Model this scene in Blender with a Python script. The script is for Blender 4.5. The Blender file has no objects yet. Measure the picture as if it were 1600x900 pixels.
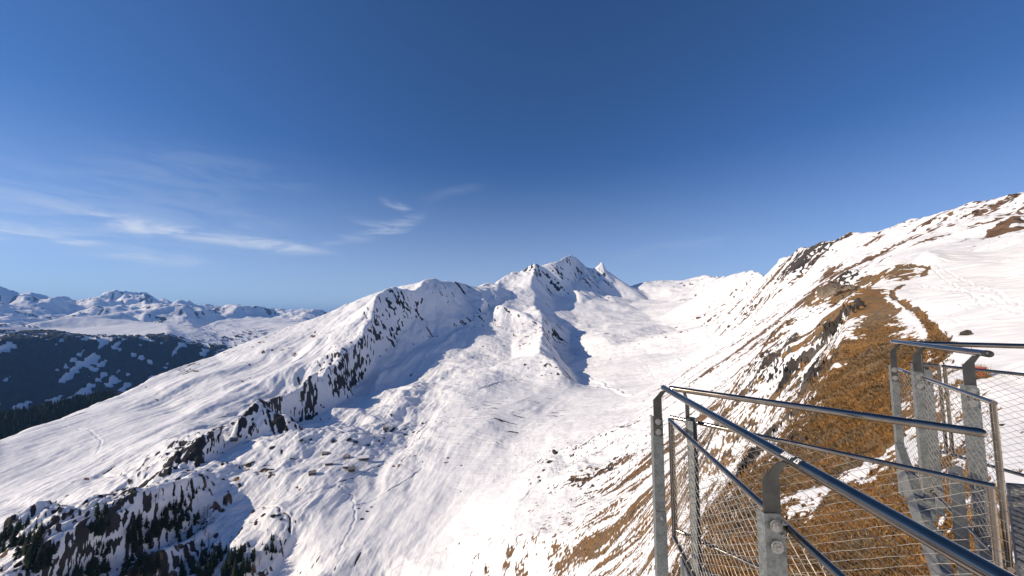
import bpy, bmesh, math, random
import numpy as np
from mathutils import Vector, Matrix
from mathutils.geometry import delaunay_2d_cdt

R = math.radians
C = bpy.context.scene.collection
Q = 1.0            # terrain grid density

# ------------------------------------------------------------------ camera, sky, sun, exposure
F, CX, CY, PITCH = 580.0, 800.0, 450.0, R(4.7)
cp, sp = math.cos(PITCH), math.sin(PITCH)
sc = bpy.context.scene
cam = bpy.data.cameras.new('camera'); camo = bpy.data.objects.new('camera', cam); C.objects.link(camo)
cam.sensor_width = 36; cam.lens = 36*F/1600
cam.clip_start = 0.05; cam.clip_end = 200000
camo.location = (0, 0, 0); camo.rotation_euler = (R(90)+PITCH, 0, 0)
sc.camera = camo
SUN_EL, SUN_AZ = R(24), R(-100)          # azimuth from the view direction, negative = left
world = bpy.data.worlds.new('World'); sc.world = world; world.use_nodes = True
wn = world.node_tree; wn.nodes.clear()
sky = wn.nodes.new('ShaderNodeTexSky'); sky.sky_type = 'NISHITA'; sky.sun_disc = False
sky.sun_elevation = SUN_EL; sky.sun_rotation = SUN_AZ
sky.altitude = 2200; sky.air_density = 1.0; sky.dust_density = 1.1; sky.ozone_density = 3.0
bg = wn.nodes.new('ShaderNodeBackground'); bg.inputs[1].default_value = 0.075
wo = wn.nodes.new('ShaderNodeOutputWorld')
wn.links.new(bg.outputs[0], wo.inputs[0])
sun = bpy.data.lights.new('sun', 'SUN'); suno = bpy.data.objects.new('sun', sun); C.objects.link(suno)
sun.energy = 5.0; sun.angle = R(0.5); sun.color = (1.0, 0.85, 0.66)
sd = Vector((math.sin(SUN_AZ)*math.cos(SUN_EL), math.cos(SUN_AZ)*math.cos(SUN_EL), math.sin(SUN_EL)))
suno.rotation_euler = sd.to_track_quat('Z', 'Y').to_euler()
sc.view_settings.view_transform = 'Standard'; sc.view_settings.look = 'None'
sc.view_settings.exposure = 0.22; sc.view_settings.gamma = 1.0
sc.render.engine = 'CYCLES'
sc.cycles.use_denoising = True
sc.cycles.max_bounces = 6; sc.cycles.diffuse_bounces = 3; sc.cycles.volume_bounces = 0
sc.cycles.use_adaptive_sampling = True; sc.cycles.adaptive_threshold = 0.01

# thin cirrus and pale horizon haze, painted into the sky colour by direction (azimuth, elevation)
class NT:
    def __init__(s, t): s.t = t
    def n(s, k, **kw):
        o = s.t.nodes.new(k)
        for a, b in kw.items(): setattr(o, a, b)
        return o
    def l(s, a, b): s.t.links.new(a, b)
    def val(s, sock, v):
        if isinstance(v, (int, float)): sock.default_value = v
        elif isinstance(v, (tuple, list)): sock.default_value = v
        else: s.l(v, sock)
    def m(s, op, a, b=0.0, c=0.0, clamp=False):
        o = s.n('ShaderNodeMath', operation=op); o.use_clamp = clamp
        s.val(o.inputs[0], a); s.val(o.inputs[1], b); s.val(o.inputs[2], c); return o.outputs[0]
    def mr(s, v, a, b, c=0.0, d=1.0, smooth=True):
        o = s.n('ShaderNodeMapRange'); o.interpolation_type = 'SMOOTHSTEP' if smooth else 'LINEAR'
        s.val(o.inputs[0], v)
        for i, q in enumerate((a, b, c, d)): s.val(o.inputs[i+1], q)
        return o.outputs[0]
    def noise(s, vec, scale, detail=4, rough=0.55, dist=0.0):
        o = s.n('ShaderNodeTexNoise')
        if vec is not None: s.l(vec, o.inputs['Vector'])
        o.inputs['Scale'].default_value = scale; o.inputs['Detail'].default_value = detail
        o.inputs['Roughness'].default_value = rough; o.inputs['Distortion'].default_value = dist
        return o.outputs[0]
    def mix(s, f, a, b):
        o = s.n('ShaderNodeMix', data_type='RGBA'); s.val(o.inputs[0], f)
        s.val(o.inputs[6], a if not isinstance(a, tuple) else (*a, 1)[:4]); s.val(o.inputs[7], b if not isinstance(b, tuple) else (*b, 1)[:4])
        return o.outputs[2]
    def attr(s, name):
        o = s.n('ShaderNodeAttribute'); o.attribute_name = name; return o.outputs['Fac']

w = NT(wn)
tc = w.n('ShaderNodeTexCoord'); sx = w.n('ShaderNodeSeparateXYZ'); w.l(tc.outputs['Generated'], sx.inputs[0])
az = w.m('ARCTAN2', sx.outputs[0], sx.outputs[1]); el = w.m('ARCSINE', sx.outputs[2])
cv = w.n('ShaderNodeCombineXYZ'); w.l(az, cv.inputs[0]); w.l(w.m('MULTIPLY', el, 5.0), cv.inputs[1])
nz = w.noise(cv.outputs[0], 8.0, 9, 0.6, .7)
nz2 = w.noise(cv.outputs[0], 2.4, 4, 0.5, 0.3)
def streak(a0, e0, a1, e1, wd, amp, bend=0.0):
    """a soft band of cirrus between two sky directions (degrees)"""
    a0, e0, a1, e1, wd = map(R, (a0, e0, a1, e1, wd))
    t = w.m('DIVIDE', w.m('SUBTRACT', az, a0), a1-a0)
    ce = w.m('ADD', w.m('MULTIPLY', t, e1-e0), e0)
    if bend: ce = w.m('ADD', ce, w.m('MULTIPLY', w.m('MULTIPLY', t, w.m('SUBTRACT', 1.0, t)), R(bend)*4))
    ce = w.m('ADD', ce, w.m('MULTIPLY', w.m('SUBTRACT', nz2, 0.5), wd*2.0))
    d = w.m('ABSOLUTE', w.m('SUBTRACT', el, ce))
    band = w.mr(d, wd, 0.0)
    ends = w.m('MULTIPLY', w.mr(t, -0.15, 0.3), w.mr(t, 1.1, 0.75))
    return w.m('MULTIPLY', w.m('MULTIPLY', band, ends), w.m('MULTIPLY', w.mr(nz, 0.34, 0.68), amp*1.15))
parts = [streak(-53, 11.0, -26, 9.3, 1.3, 0.42, -.3), streak(-58, 7.4, -48, 7.8, 1.3, 0.45), streak(-50, 6.6, -38, 6.6, 1.0, .16),
         streak(-24, 13.0, -13.5, 15.3, 1.7, 0.34, -1.2), streak(-20, 17.4, -15, 15.6, 1.1, .22), streak(-28, 10.5, -20, 11.5, .9, 0.2),
         streak(-50, 15.5, -28, 19.0, 4.0, 0.07), streak(-60, 13, -30, 11, 5.0, 0.08),
         streak(14, 8.8, 36, 9.6, 1.3, 0.05, 1.0), streak(-14, 17.5, -4, 20.5, 1.2, 0.05),
         streak(-62, 10, -40, 8, 4.5, .13)]
cl = parts[0]
for q in parts[1:]: cl = w.m('ADD', cl, q)
cl = w.m('MINIMUM', w.m('ADD', cl, w.m('MULTIPLY', w.m('POWER', w.mr(el, R(24), R(-1), smooth=False), 1.7), .52)), 0.8)
skyc = w.n('ShaderNodeMix', data_type='RGBA', blend_type='MULTIPLY'); skyc.inputs[0].default_value = 1.0
w.l(sky.outputs[0], skyc.inputs[6]); skyc.inputs[7].default_value = (0.60, 0.94, 1.33, 1)
w.l(w.mix(cl, skyc.outputs[2], (9.0, 9.6, 10.6)), bg.inputs[0])

# ------------------------------------------------------------------ helpers
def ray(px, py):
    xc, zc = (px-CX)/F, (CY-py)/F
    return xc, cp-zc*sp, zc*cp+sp
def wr(px, py, r):            # the point seen at a pixel, r metres away over the ground
    x, y, z = ray(px, py); h = math.hypot(x, y); return Vector((x/h*r, y/h*r, z/h*r))
def wz(px, py, z):            # the point seen at a pixel, at height z
    x, y, q = ray(px, py); return Vector((x, y, q))*(z/q)
def wd(px, py, d):            # the point seen at a pixel, d metres forward
    x, y, q = ray(px, py); return Vector((x, y, q))*(d/y)

def mat(name, color=(.5, .5, .5), rough=.6, metal=0.0, var=0.0, vscale=8.0, bump=0.0, bscale=40.0, spec=.5):
    m = bpy.data.materials.new(name); m.use_nodes = True; t = m.node_tree; b = t.nodes['Principled BSDF']; n = NT(t)
    b.inputs['Roughness'].default_value = rough; b.inputs['Metallic'].default_value = metal
    b.inputs['Specular IOR Level'].default_value = spec
    tcn = n.n('ShaderNodeTexCoord')
    if var:
        f = n.noise(tcn.outputs['Object'], vscale, 6, .65)
        n.l(n.mix(n.mr(f, .3, .7), tuple(c*(1-var) for c in color), tuple(min(1, c*(1+var)) for c in color)), b.inputs['Base Color'])
        n.l(n.mr(n.noise(tcn.outputs['Object'], vscale*2.3, 5, .6), .3, .7, max(0, rough-.12), rough+.14), b.inputs['Roughness'])
    else: b.inputs['Base Color'].default_value = (*color, 1)
    if bump:
        bp = n.n('ShaderNodeBump'); bp.inputs['Distance'].default_value = bump
        n.l(n.noise(tcn.outputs['Object'], bscale, 5, .6), bp.inputs['Height']); n.l(bp.outputs[0], b.inputs['Normal'])
    return m

def tag(o, label=None, cat=None, group=None, kind=None):
    if label: o['label'] = label
    if cat: o['category'] = cat
    if group: o['group'] = group
    if kind: o['kind'] = kind
    return o
def empty(name, loc, label, cat, group=None, rz=0):
    o = bpy.data.objects.new(name, None); C.objects.link(o); o.location = loc; o.rotation_euler = (0, 0, rz)
    o.empty_display_size = .1
    return tag(o, label, cat, group)

class MB:
    """collects shapes and links them as ONE mesh object, given in world coordinates"""
    def __init__(s): s.v = []; s.f = []; s.mi = []; s.cur = 0
    def add(s, vs, fs):
        k = len(s.v); s.v += [tuple(p) for p in vs]; s.f += [tuple(i+k for i in f) for f in fs]; s.mi += [s.cur]*len(fs)
    def tube(s, pts, r, n=12, cap=True):
        pts = [Vector(p) for p in pts]; vs = []; fs = []
        prev = None
        for i, p in enumerate(pts):
            if i == 0: d = pts[1]-p
            elif i == len(pts)-1: d = p-pts[i-1]
            else: d = (pts[i+1]-p).normalized()+(p-pts[i-1]).normalized()
            d.normalize()
            up = prev if prev is not None else (Vector((0, 0, 1)) if abs(d.z) < .9 else Vector((1, 0, 0)))
            a = (up-d*up.dot(d)).normalized(); b = d.cross(a); prev = a
            # widen at mitres
            k = 1.0
            if 0 < i < len(pts)-1:
                c = (pts[i+1]-p).normalized().dot((p-pts[i-1]).normalized()); k = 1/max(.5, math.sqrt((1+c)/2))
            for j in range(n):
                t = 2*math.pi*j/n; vs.append(p+(a*math.cos(t)+b*math.sin(t))*(r if not hasattr(r, '__len__') else r[i])*(k if k < 1.05 else 1.0))
        for i in range(len(pts)-1):
            for j in range(n):
                fs.append((i*n+j, i*n+(j+1) % n, (i+1)*n+(j+1) % n, (i+1)*n+j))
        if cap: fs.append(tuple(reversed(range(n)))); fs.append(tuple(range((len(pts)-1)*n, len(pts)*n)))
        s.add(vs, fs)
    def prism(s, poly, ext):
        """flat polygon (3D points) pushed along ext"""
        poly = [Vector(p) for p in poly]; n = len(poly); ext = Vector(ext)
        vs = poly+[p+ext for p in poly]
        fs = [tuple(range(n)), tuple(reversed(range(n, 2*n)))]+[(i, i+n, (i+1) % n+n, (i+1) % n) for i in range(n)]
        s.add(vs, fs)
    def box(s, c, ax, ay, az_):
        """centre and three half-axis vectors"""
        c = Vector(c); ax, ay, az_ = Vector(ax), Vector(ay), Vector(az_)
        s.prism([c-ax-ay-az_, c+ax-ay-az_, c+ax+ay-az_, c-ax+ay-az_], az_*2)
    def build(s, name, m, parent=None, smooth=False, bevel=0.0, recalc=True):
        org = parent.matrix_world_loc if hasattr(parent, 'matrix_world_loc') else None
        me = bpy.data.meshes.new(name); me.from_pydata(s.v, [], s.f)
        ms = m if isinstance(m, (list, tuple)) else [m]
        for q in ms: me.materials.append(q)
        me.polygons.foreach_set('material_index', s.mi)
        if recalc:
            bm = bmesh.new(); bm.from_mesh(me); bmesh.ops.recalc_face_normals(bm, faces=bm.faces); bm.to_mesh(me); bm.free()
        if smooth: me.polygons.foreach_set('use_smooth', [True]*len(me.polygons))
        o = bpy.data.objects.new(name, me); C.objects.link(o)
        if parent:
            o.parent = parent
            inv = world_of(parent).inverted(); me.transform(inv)
        if bevel:
            b = o.modifiers.new('bevel', 'BEVEL'); b.width = bevel; b.segments = 2; b.limit_method = 'ANGLE'; b.angle_limit = R(40)
        return o
def world_of(o):
    m = Matrix.LocRotScale(o.location, o.rotation_euler, o.scale)
    return (world_of(o.parent) @ m) if o.parent else m
def auto_smooth(o, ang=40):
    me = o.data
    me.polygons.foreach_set('use_smooth', [True]*len(me.polygons))
    try: me.set_sharp_from_angle(angle=R(ang))
    except Exception: pass

# ------------------------------------------------------------------ noise
def _h(ix, iy, seed):
    h = (ix.astype(np.uint32)*np.uint32(374761393)) ^ (iy.astype(np.uint32)*np.uint32(668265263)) ^ np.uint32(seed*2246822519 & 0xffffffff)
    h = (h ^ (h >> np.uint32(13)))*np.uint32(1274126177); h ^= h >> np.uint32(16); return h
def perlin(x, y, seed=0):
    x0 = np.floor(x); y0 = np.floor(y); fx = (x-x0).astype(np.float32); fy = (y-y0).astype(np.float32)
    ix = x0.astype(np.int64); iy = y0.astype(np.int64)
    def g(dx, dy):
        h = _h((ix+dx) & 0xffffffff, (iy+dy) & 0xffffffff, seed).astype(np.float32)*np.float32(2*math.pi/4294967296)
        return np.cos(h)*(fx-dx)+np.sin(h)*(fy-dy)
    u = fx*fx*fx*(fx*(fx*6-15)+10); v = fy*fy*fy*(fy*(fy*6-15)+10)
    a = g(0, 0); a += u*(g(1, 0)-a); b = g(0, 1); b += u*(g(1, 1)-b)
    return (a+v*(b-a))*1.5
def sstep(x, a, b):
    t = np.clip((x-a)/(b-a), 0, 1); return t*t*(3-2*t)

# ------------------------------------------------------------------ terrain: control lines (pixel column, pixel row, metres away)
A0, A1, L0, L1 = R(-68), R(68), math.log(2.0), math.log(70000)
NA, NL = 760, 1500
def P(px, py, r):
    v = wr(px, py, r); return (math.atan2(v.x, v.y), math.log(r), v.z)
def tin(lines, smooth=2, default=0.0):
    vs, es, zs = [], [], []
    idx = {}
    for ln in lines:
        last = None
        for (a, l, z) in ln:
            k = (round(a, 5), round(l, 5))
            if k not in idx: idx[k] = len(vs); vs.append(Vector((a, l))); zs.append(z)
            i = idx[k]
            if last is not None and last != i: es.append((last, i))
            last = i
    ov, oe, of, pv, pe, pf = delaunay_2d_cdt(vs, es, [], 0, 1e-6, True)
    Z = []
    for i, p in enumerate(ov):
        if pv[i]: Z.append(float(np.mean([zs[j] for j in pv[i]])))
        else:
            d = sorted(((p-q).length, j) for j, q in enumerate(vs))[:3]
            ws = [1/(a+1e-6) for a, _ in d]; Z.append(sum(w_*zs[j] for w_, (_, j) in zip(ws, d))/sum(ws))
            print('crossing near az %.1f r %.0f' % (math.degrees(p.x), math.exp(p.y)))
    G = np.full((NL, NA), np.nan, np.float32)
    ax = (NA-1)/(A1-A0); ly = (NL-1)/(L1-L0)
    for f in of:
        p = [((ov[i].x-A0)*ax, (ov[i].y-L0)*ly, Z[i]) for i in f]
        x0 = max(0, int(math.floor(min(q[0] for q in p)))); x1 = min(NA-1, int(math.ceil(max(q[0] for q in p))))
        y0 = max(0, int(math.floor(min(q[1] for q in p)))); y1 = min(NL-1, int(math.ceil(max(q[1] for q in p))))
        if x1 < x0 or y1 < y0: continue
        X, Y = np.meshgrid(np.arange(x0, x1+1), np.arange(y0, y1+1))
        (ax_, ay_, az_), (bx, by, bz), (cx, cy, cz) = p
        d = (by-cy)*(ax_-cx)+(cx-bx)*(ay_-cy)
        if abs(d) < 1e-9: continue
        u = ((by-cy)*(X-cx)+(cx-bx)*(Y-cy))/d; v = ((cy-ay_)*(X-cx)+(ax_-cx)*(Y-cy))/d; w_ = 1-u-v
        m = (u > -1e-3) & (v > -1e-3) & (w_ > -1e-3)
        sub = G[y0:y1+1, x0:x1+1]; sub[m] = (u*az_+v*bz+w_*cz)[m]
    bad = np.isnan(G)
    if bad.any():
        print('unfilled', bad.mean()); G[bad] = default
    for _ in range(smooth):
        for axx in (0, 1):
            p = np.pad(G, [(1, 1) if k == axx else (0, 0) for k in (0, 1)], mode='edge')
            G = (np.take(p, range(0, G.shape[axx]), axx)+2*G+np.take(p, range(2, G.shape[axx]+2), axx))/4
    return G
def samp(G, a, l):
    x = np.clip((a-A0)*(NA-1)/(A1-A0), 0, NA-1.001); y = np.clip((l-L0)*(NL-1)/(L1-L0), 0, NL-1.001)
    ix = x.astype(np.int32); iy = y.astype(np.int32); fx = (x-ix).astype(np.float32); fy = (y-iy).astype(np.float32)
    return (G[iy, ix]*(1-fx)+G[iy, ix+1]*fx)*(1-fy)+(G[iy+1, ix]*(1-fx)+G[iy+1, ix+1]*fx)*fy

skyline_left = [(-330, 850, 950), (-150, 765, 1030), (0, 690, 1150), (60, 665, 1230), (120, 641, 1300), (180, 623, 1380), (260, 587, 1480), (330, 557, 1580), (430, 521, 1680),
                (510, 491, 1740), (560, 468, 1760), (600, 456, 1750), (640, 450, 1720), (666, 442, 1700)]
crest_left = [(666, 442, 1700), (648, 463, 1600), (621, 456, 1560), (592, 467, 1500), (579, 491, 1380), (571, 514, 1280), (549, 535, 1180), (520, 552, 1080), (493, 563, 1010), (472, 584, 920),
              (448, 611, 850), (400, 637, 780), (365, 660, 745), (345, 672, 730), (310, 687, 705), (280, 712, 690), (243, 742, 650), (205, 775, 610), (165, 810, 570), (120, 850, 540), (60, 905, 500), (-100, 1000, 460)]
foot_left = [(700, 478, 1680), (655, 500, 1560), (620, 530, 1430), (585, 562, 1280), (545, 590, 1160), (497, 622, 1030), (447, 655, 900), (400, 682, 810), (350, 702, 735), (300, 730, 660), (262, 765, 615), (215, 810, 560), (165, 850, 525), (120, 890, 500), (40, 960, 470)]
lit_foot = [(800, 468, 2100), (770, 487, 1820), (735, 508, 1620), (690, 532, 1450), (640, 560, 1300), (600, 590, 1170), (556, 618, 1060), (505, 643, 950), (455, 672, 850)]
sky_mid = [(666, 442, 1700), (690, 452, 1800), (720, 457, 1900), (745, 459, 2000), (768, 464, 2300), (785, 463, 2600)]
peak_line = [(785, 463, 2600), (805, 447, 2560), (822, 428, 2520), (830, 420, 2490), (838, 415, 2480), (846, 418, 2500), (853, 420, 2510), (862, 413, 2540), (872, 407, 2600), (884, 402, 2740), (893, 397, 2910), (903, 404, 2925), (912, 412, 2890),
             (925, 420, 2900), (934, 424, 2950), (940, 408, 2950), (948, 424, 2950), (962, 437, 2900), (975, 448, 2850), (985, 454, 2900)]
back_right = [(985, 454, 3050), (1020, 447, 3200), (1037, 444, 3250), (1040, 438, 3260), (1047, 441, 3270), (1055, 447, 3300), (1080, 446, 3200), (1100, 441, 3000), (1120, 442, 2700), (1150, 438, 2300), (1180, 431, 1900),
              (1208, 424, 1500), (1226, 418, 1250), (1240, 406, 1120), (1256, 392, 1050), (1285, 387, 1000), (1322, 387, 960), (1345, 383, 930), (1400, 366, 880), (1450, 346, 830), (1500, 329, 790), (1560, 310, 750), (1600, 297, 720), (1700, 268, 690), (1950, 215, 650)]
sub_crest = [(846, 418, 2500), (860, 425, 2490), (880, 440, 2470), (900, 449, 2440), (918, 461, 2400)]
sub_left = [(838, 415, 2480), (834, 432, 2330), (829, 450, 2220), (836, 466, 2120), (835, 478, 1950)]
rib_foot = [(868, 484, 2150), (864, 502, 1880), (866, 520, 1660), (860, 540, 1520), (858, 560, 1400), (882, 573, 1300), (898, 590, 1180), (904, 608, 1080)]
bowl_edge = [(924, 464, 2420), (908, 472, 2330), (890, 484, 2230)]
main_rib = [(898, 402, 2935), (906, 412, 2940), (913, 424, 2925), (919, 436, 2880), (931, 447, 2800), (950, 460, 2700), (985, 476, 2560)]
main_shade = [(915, 415, 2850), (925, 427, 2820), (933, 437, 2790), (942, 446, 2750)]
horn_rib = [(940, 408, 2950), (946, 430, 2850), (965, 450, 2800), (1000, 474, 2720)]
rib_mid = [(835, 478, 1950), (848, 502, 1580), (850, 520, 1400), (844, 540, 1250), (842, 562, 1150), (868, 574, 1080), (882, 592, 1000), (884, 612, 920)]
spur = [(1600, 405, 230), (1540, 402, 215), (1500, 405, 200), (1440, 408, 180), (1412, 416, 170), (1392, 426, 158), (1353, 453, 138), (1330, 485, 114), (1326, 520, 92), (1310, 570, 66), (1288, 625, 47), (1252, 690, 34), (1220, 745, 27), (1170, 820, 20.5), (1110, 900, 16)]
spur2 = [(1345, 452, 185), (1320, 451, 187), (1290, 462, 188), (1262, 486, 182), (1235, 508, 177), (1212, 540, 168), (1188, 572, 158), (1165, 600, 148), (1140, 640, 132), (1118, 690, 112)]
gully = [(1305, 500, 140), (1282, 530, 124), (1262, 570, 112), (1232, 610, 99), (1205, 660, 80), (1175, 710, 62), (1130, 780, 44), (1080, 860, 33)]
lines = [skyline_left, crest_left, foot_left, lit_foot, sub_left, rib_foot, bowl_edge, main_shade, sky_mid, peak_line, back_right, sub_crest, main_rib, horn_rib, rib_mid, spur, spur2, gully]
# far side of the valley, left
top_dark = [(-350, 540, 4300), (0, 537, 5000), (60, 530, 5150), (150, 529, 5250), (230, 533, 5300), (262, 528, 5400), (300, 541, 5450), (325, 548, 5300), (370, 545, 5600)]
mid_dark = [(-350, 640, 3850), (0, 610, 4500), (100, 600, 4600), (200, 590, 4750), (300, 575, 4950), (350, 560, 5100)]
low_dark = [(-350, 760, 3500), (0, 690, 4050), (100, 670, 4150), (200, 640, 4350), (300, 610, 4550), (400, 580, 4800)]
lit_far = [(-350, 470, 7000), (0, 517, 8000), (50, 506, 8200), (120, 496, 8500), (188, 483, 8800), (205, 497, 8600), (262, 507, 8000), (310, 513, 8000), (360, 497, 9500), (420, 498, 9500), (475, 499, 9000), (520, 500, 9000)]
mid_far = [(205, 490, 10500), (235, 478, 10600), (262, 472, 10500), (285, 481, 10500), (302, 489, 10800), (318, 485, 11500), (338, 480, 12000), (352, 476, 12200), (372, 480, 12000), (400, 487, 12000), (425, 493, 12000),
           (440, 494, 12500), (462, 489, 12500), (480, 488, 12500), (500, 487, 12500), (520, 492, 12500), (560, 492, 12500), (700, 480, 12500), (900, 480, 12500), (1200, 480, 12500), (1700, 480, 12500), (2000, 480, 12500)]
far_sky = [(-350, 430, 15000), (-100, 450, 16000), (0, 463, 16500), (25, 470, 16500), (55, 482, 17000), (70, 478, 17500), (88, 468, 18000), (105, 465, 18000), (125, 466, 18000), (138, 461, 18000), (150, 463, 18000), (160, 470, 18000), (172, 462, 19000), (180, 458, 19000), (192, 463, 19000),
           (205, 460, 19500), (222, 461, 19500), (235, 468, 19500), (248, 474, 19500), (290, 486, 20000), (400, 492, 20000), (900, 490, 20000), (2000, 490, 20000)]
lines += [top_dark, mid_dark, low_dark, lit_far, mid_far, far_sky]
L = [[P(*p) for p in ln] for ln in lines]
def behind(ln, k, drop):      # the hidden ground beyond a skyline
    out = []
    for p in ln: a, l, z = P(*p); out.append((a, l+math.log(k), z-drop*p[2]))
    return out
L.append(behind(skyline_left, 1.28, .14)); L.append(behind(skyline_left[:-4], 2.15, .34))
wood_spur = [(-350, 720, 1700), (-100, 685, 1820), (0, 664, 1900), (60, 648, 2000), (110, 634, 2100), (150, 624, 2200), (200, 618, 2300)]
L.append([P(*p) for p in wood_spur])
L.append([(a, l, z-20) for a, l, z in behind(low_dark, .86, .03)])
L.append(behind(peak_line, 1.18, .12)); L.append(behind(back_right, 1.16, .015))
L.append(behind(sky_mid[1:-1], 1.15, .06))
L.append(behind(lit_far, 1.12, .02)); L.append(behind(mid_far[:16], 1.2, .035)); L.append(behind(far_sky, 1.3, .04))
L.append(behind(spur[:4], 1.15, .035))
pts = """
300 650 1000; 200 700 900; 100 740 900; 0 780 830; -150 840 780; 380 600 1150; 450 560 1350; 520 520 1480; 560 490 1600; 600 475 1640; 330 610 1200; 250 640 1200; 480 520 1550; 400 550 1450
100 800 720; 0 850 660; -150 920 620; 250 690 860; 150 770 720; 50 700 1080; 150 655 1180; 250 615 1290; 350 570 1450
700 500 1610; 680 515 1540; 665 540 1420; 640 548 1370; 610 570 1270; 720 490 1690; 735 478 1800; 757 470 1770; 780 482 1720; 768 499 1690; 742 492 1745; 740 510 1660; 715 520 1580
800 500 1800; 800 530 1480; 760 540 1380; 800 560 1300; 760 580 1100; 720 560 1250; 700 600 980; 660 600 1060; 640 620 900; 580 640 860; 520 640 850; 520 665 790; 470 690 730
820 600 1000; 870 640 780; 800 630 830; 740 650 750; 650 660 740; 600 690 640; 550 720 590; 490 740 560; 430 740 590; 380 740 620; 330 760 600
420 800 500; 380 830 500; 330 810 545; 290 850 520; 240 870 520; 190 900 505; 120 950 500; 340 890 470; 440 850 465; 430 900 440; 500 800 480; 500 900 400; 470 770 530
600 760 520; 600 850 410; 600 950 350; 700 720 560; 700 800 430; 700 900 340; 700 1000 290; 800 700 560; 800 770 400; 800 850 300; 800 950 250; 870 700 520; 870 725 430
900 780 330; 900 850 240; 900 950 190; 960 680 480; 950 740 360; 1000 700 360; 1000 760 250; 1000 820 180; 1000 900 130; 1060 700 250; 1060 760 170; 1060 830 100; 1040 950 70
1100 640 300; 1100 690 180; 950 650 620; 1000 640 600; 1050 620 560; 1050 650 420; 1100 600 480; 1150 600 300; 1150 570 400
905 500 2000; 860 458 2430; 880 462 2440; 865 472 2300; 895 458 2470; 930 480 2250; 960 500 1980; 890 520 1800; 905 560 1460; 935 560 1360; 925 578 1260; 915 598 1120; 930 610 980; 893 545 1580; 868 419 2520; 880 429 2570; 892 438 2620; 902 445 2690; 880 412 2640; 897 420 2820; 906 432 2840
950 575 1180; 975 572 1150; 1010 588 1020; 1000 600 960; 1030 600 850; 1000 560 1250; 1050 580 950; 960 545 1400; 940 530 1550
1020 500 2050; 1000 480 2350; 1050 470 2550; 1060 520 1700; 1100 500 1750; 1100 540 1150; 1060 550 1200; 1100 570 800; 1150 540 700; 1150 500 1300; 1150 470 1800; 1100 460 2400; 1020 460 2960; 1008 466 2900; 1014 474 2790
1200 520 550; 1200 480 900; 1200 450 1300; 1250 480 600; 1250 440 850; 1280 420 850; 1300 440 550; 1340 440 420; 1340 400 800; 1400 420 380; 1400 400 500; 1460 400 400; 1520 400 350; 1600 385 350; 1500 370 550; 1600 350 520; 1450 380 560; 1550 340 620; 1700 360 480; 1950 340 420
1240 520 290; 1200 560 240; 1180 590 200; 1280 460 300; 1300 482 165; 1316 496 124; 1300 535 104; 1274 585 84; 1246 645 60; 1210 695 47
1500 430 140; 1450 430 145; 1450 460 110; 1420 470 112; 1500 470 92; 1600 430 130; 1600 470 80; 1560 500 60; 1500 510 56; 1450 510 66; 1410 520 78; 1480 545 40; 1540 560 32; 1600 560 30; 1600 620 21; 1530 600 25; 1480 600 28; 1420 600 40; 1380 560 62; 1380 620 38
1600 700 15.5; 1700 600 22; 1700 450 80; 1700 800 11; 1600 800 12; 1950 500 40; 1950 700 14; 1950 420 120; 1500 700 18.5; 1420 680 24; 1360 700 25; 1450 780 15.5; 1380 780 18; 1320 760 21; 1380 900 13.5; 1500 900 11.5; 1280 850 17; 1200 900 14.5; 1340 640 38; 1300 690 31
1700 1000 8; 1500 1050 8.5; 1300 1050 10; 1100 1050 12; 1000 1100 16; 1950 900 7.5; 1000 1000 45; 900 1100 90; 700 1150 160; 400 1150 220; 0 1150 330; -300 1150 400; 600 1080 240; 800 1050 170; 200 1080 400
1400 2500 3; 2600 2500 2.6
""".replace('\n', ';').split(';')
for q in pts:
    if q.strip(): L.append([P(*map(float, q.split()))])
# corners, so the triangulation covers the whole field
for a in (A0-.02, R(-50), R(-30), 0.0, R(25), R(50), A1+.02):
    L.append([(a, L0-.1, -9.0 if a > R(20) else -14.0)]); L.append([(a, math.log(30000), -300.0)]); L.append([(a, L1+.1, -300.0)])
for l, zr, zl in ((5.0, 20, -110), (6.0, 60, -260), (7.0, 260, -360), (8.0, 200, -620), (9.0, 260, -100)):
    pass
def soften(G, k):
    for _ in range(k):
        for axx in (0, 1):
            p = np.pad(G, [(2, 2) if q == axx else (0, 0) for q in (0, 1)], mode='edge'); m_ = G.shape[axx]
            G = (np.take(p, range(0, m_), axx)+np.take(p, range(1, m_+1), axx)+np.take(p, range(2, m_+2), axx)+np.take(p, range(3, m_+3), axx)+np.take(p, range(4, m_+4), axx))/5
    return G
BASE = tin(L, 1)
BASE_SOFT = soften(BASE, 14)

# ------------------------------------------------------------------ terrain: what covers it (0..1 fields on the same kind of points)
def fld(text, smooth=6):
    LL = []
    for q in text.replace('\n', ';').split(';'):
        if q.strip():
            px, py, r, v = map(float, q.split()); a, l, _ = P(px, py, r); LL.append([(a, l, v)])
    for a in (A0-.02, A1+.02):
        for l in (L0-.1, L1+.1): LL.append([(a, l, 0.0)])
    return tin(LL, smooth)
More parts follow.
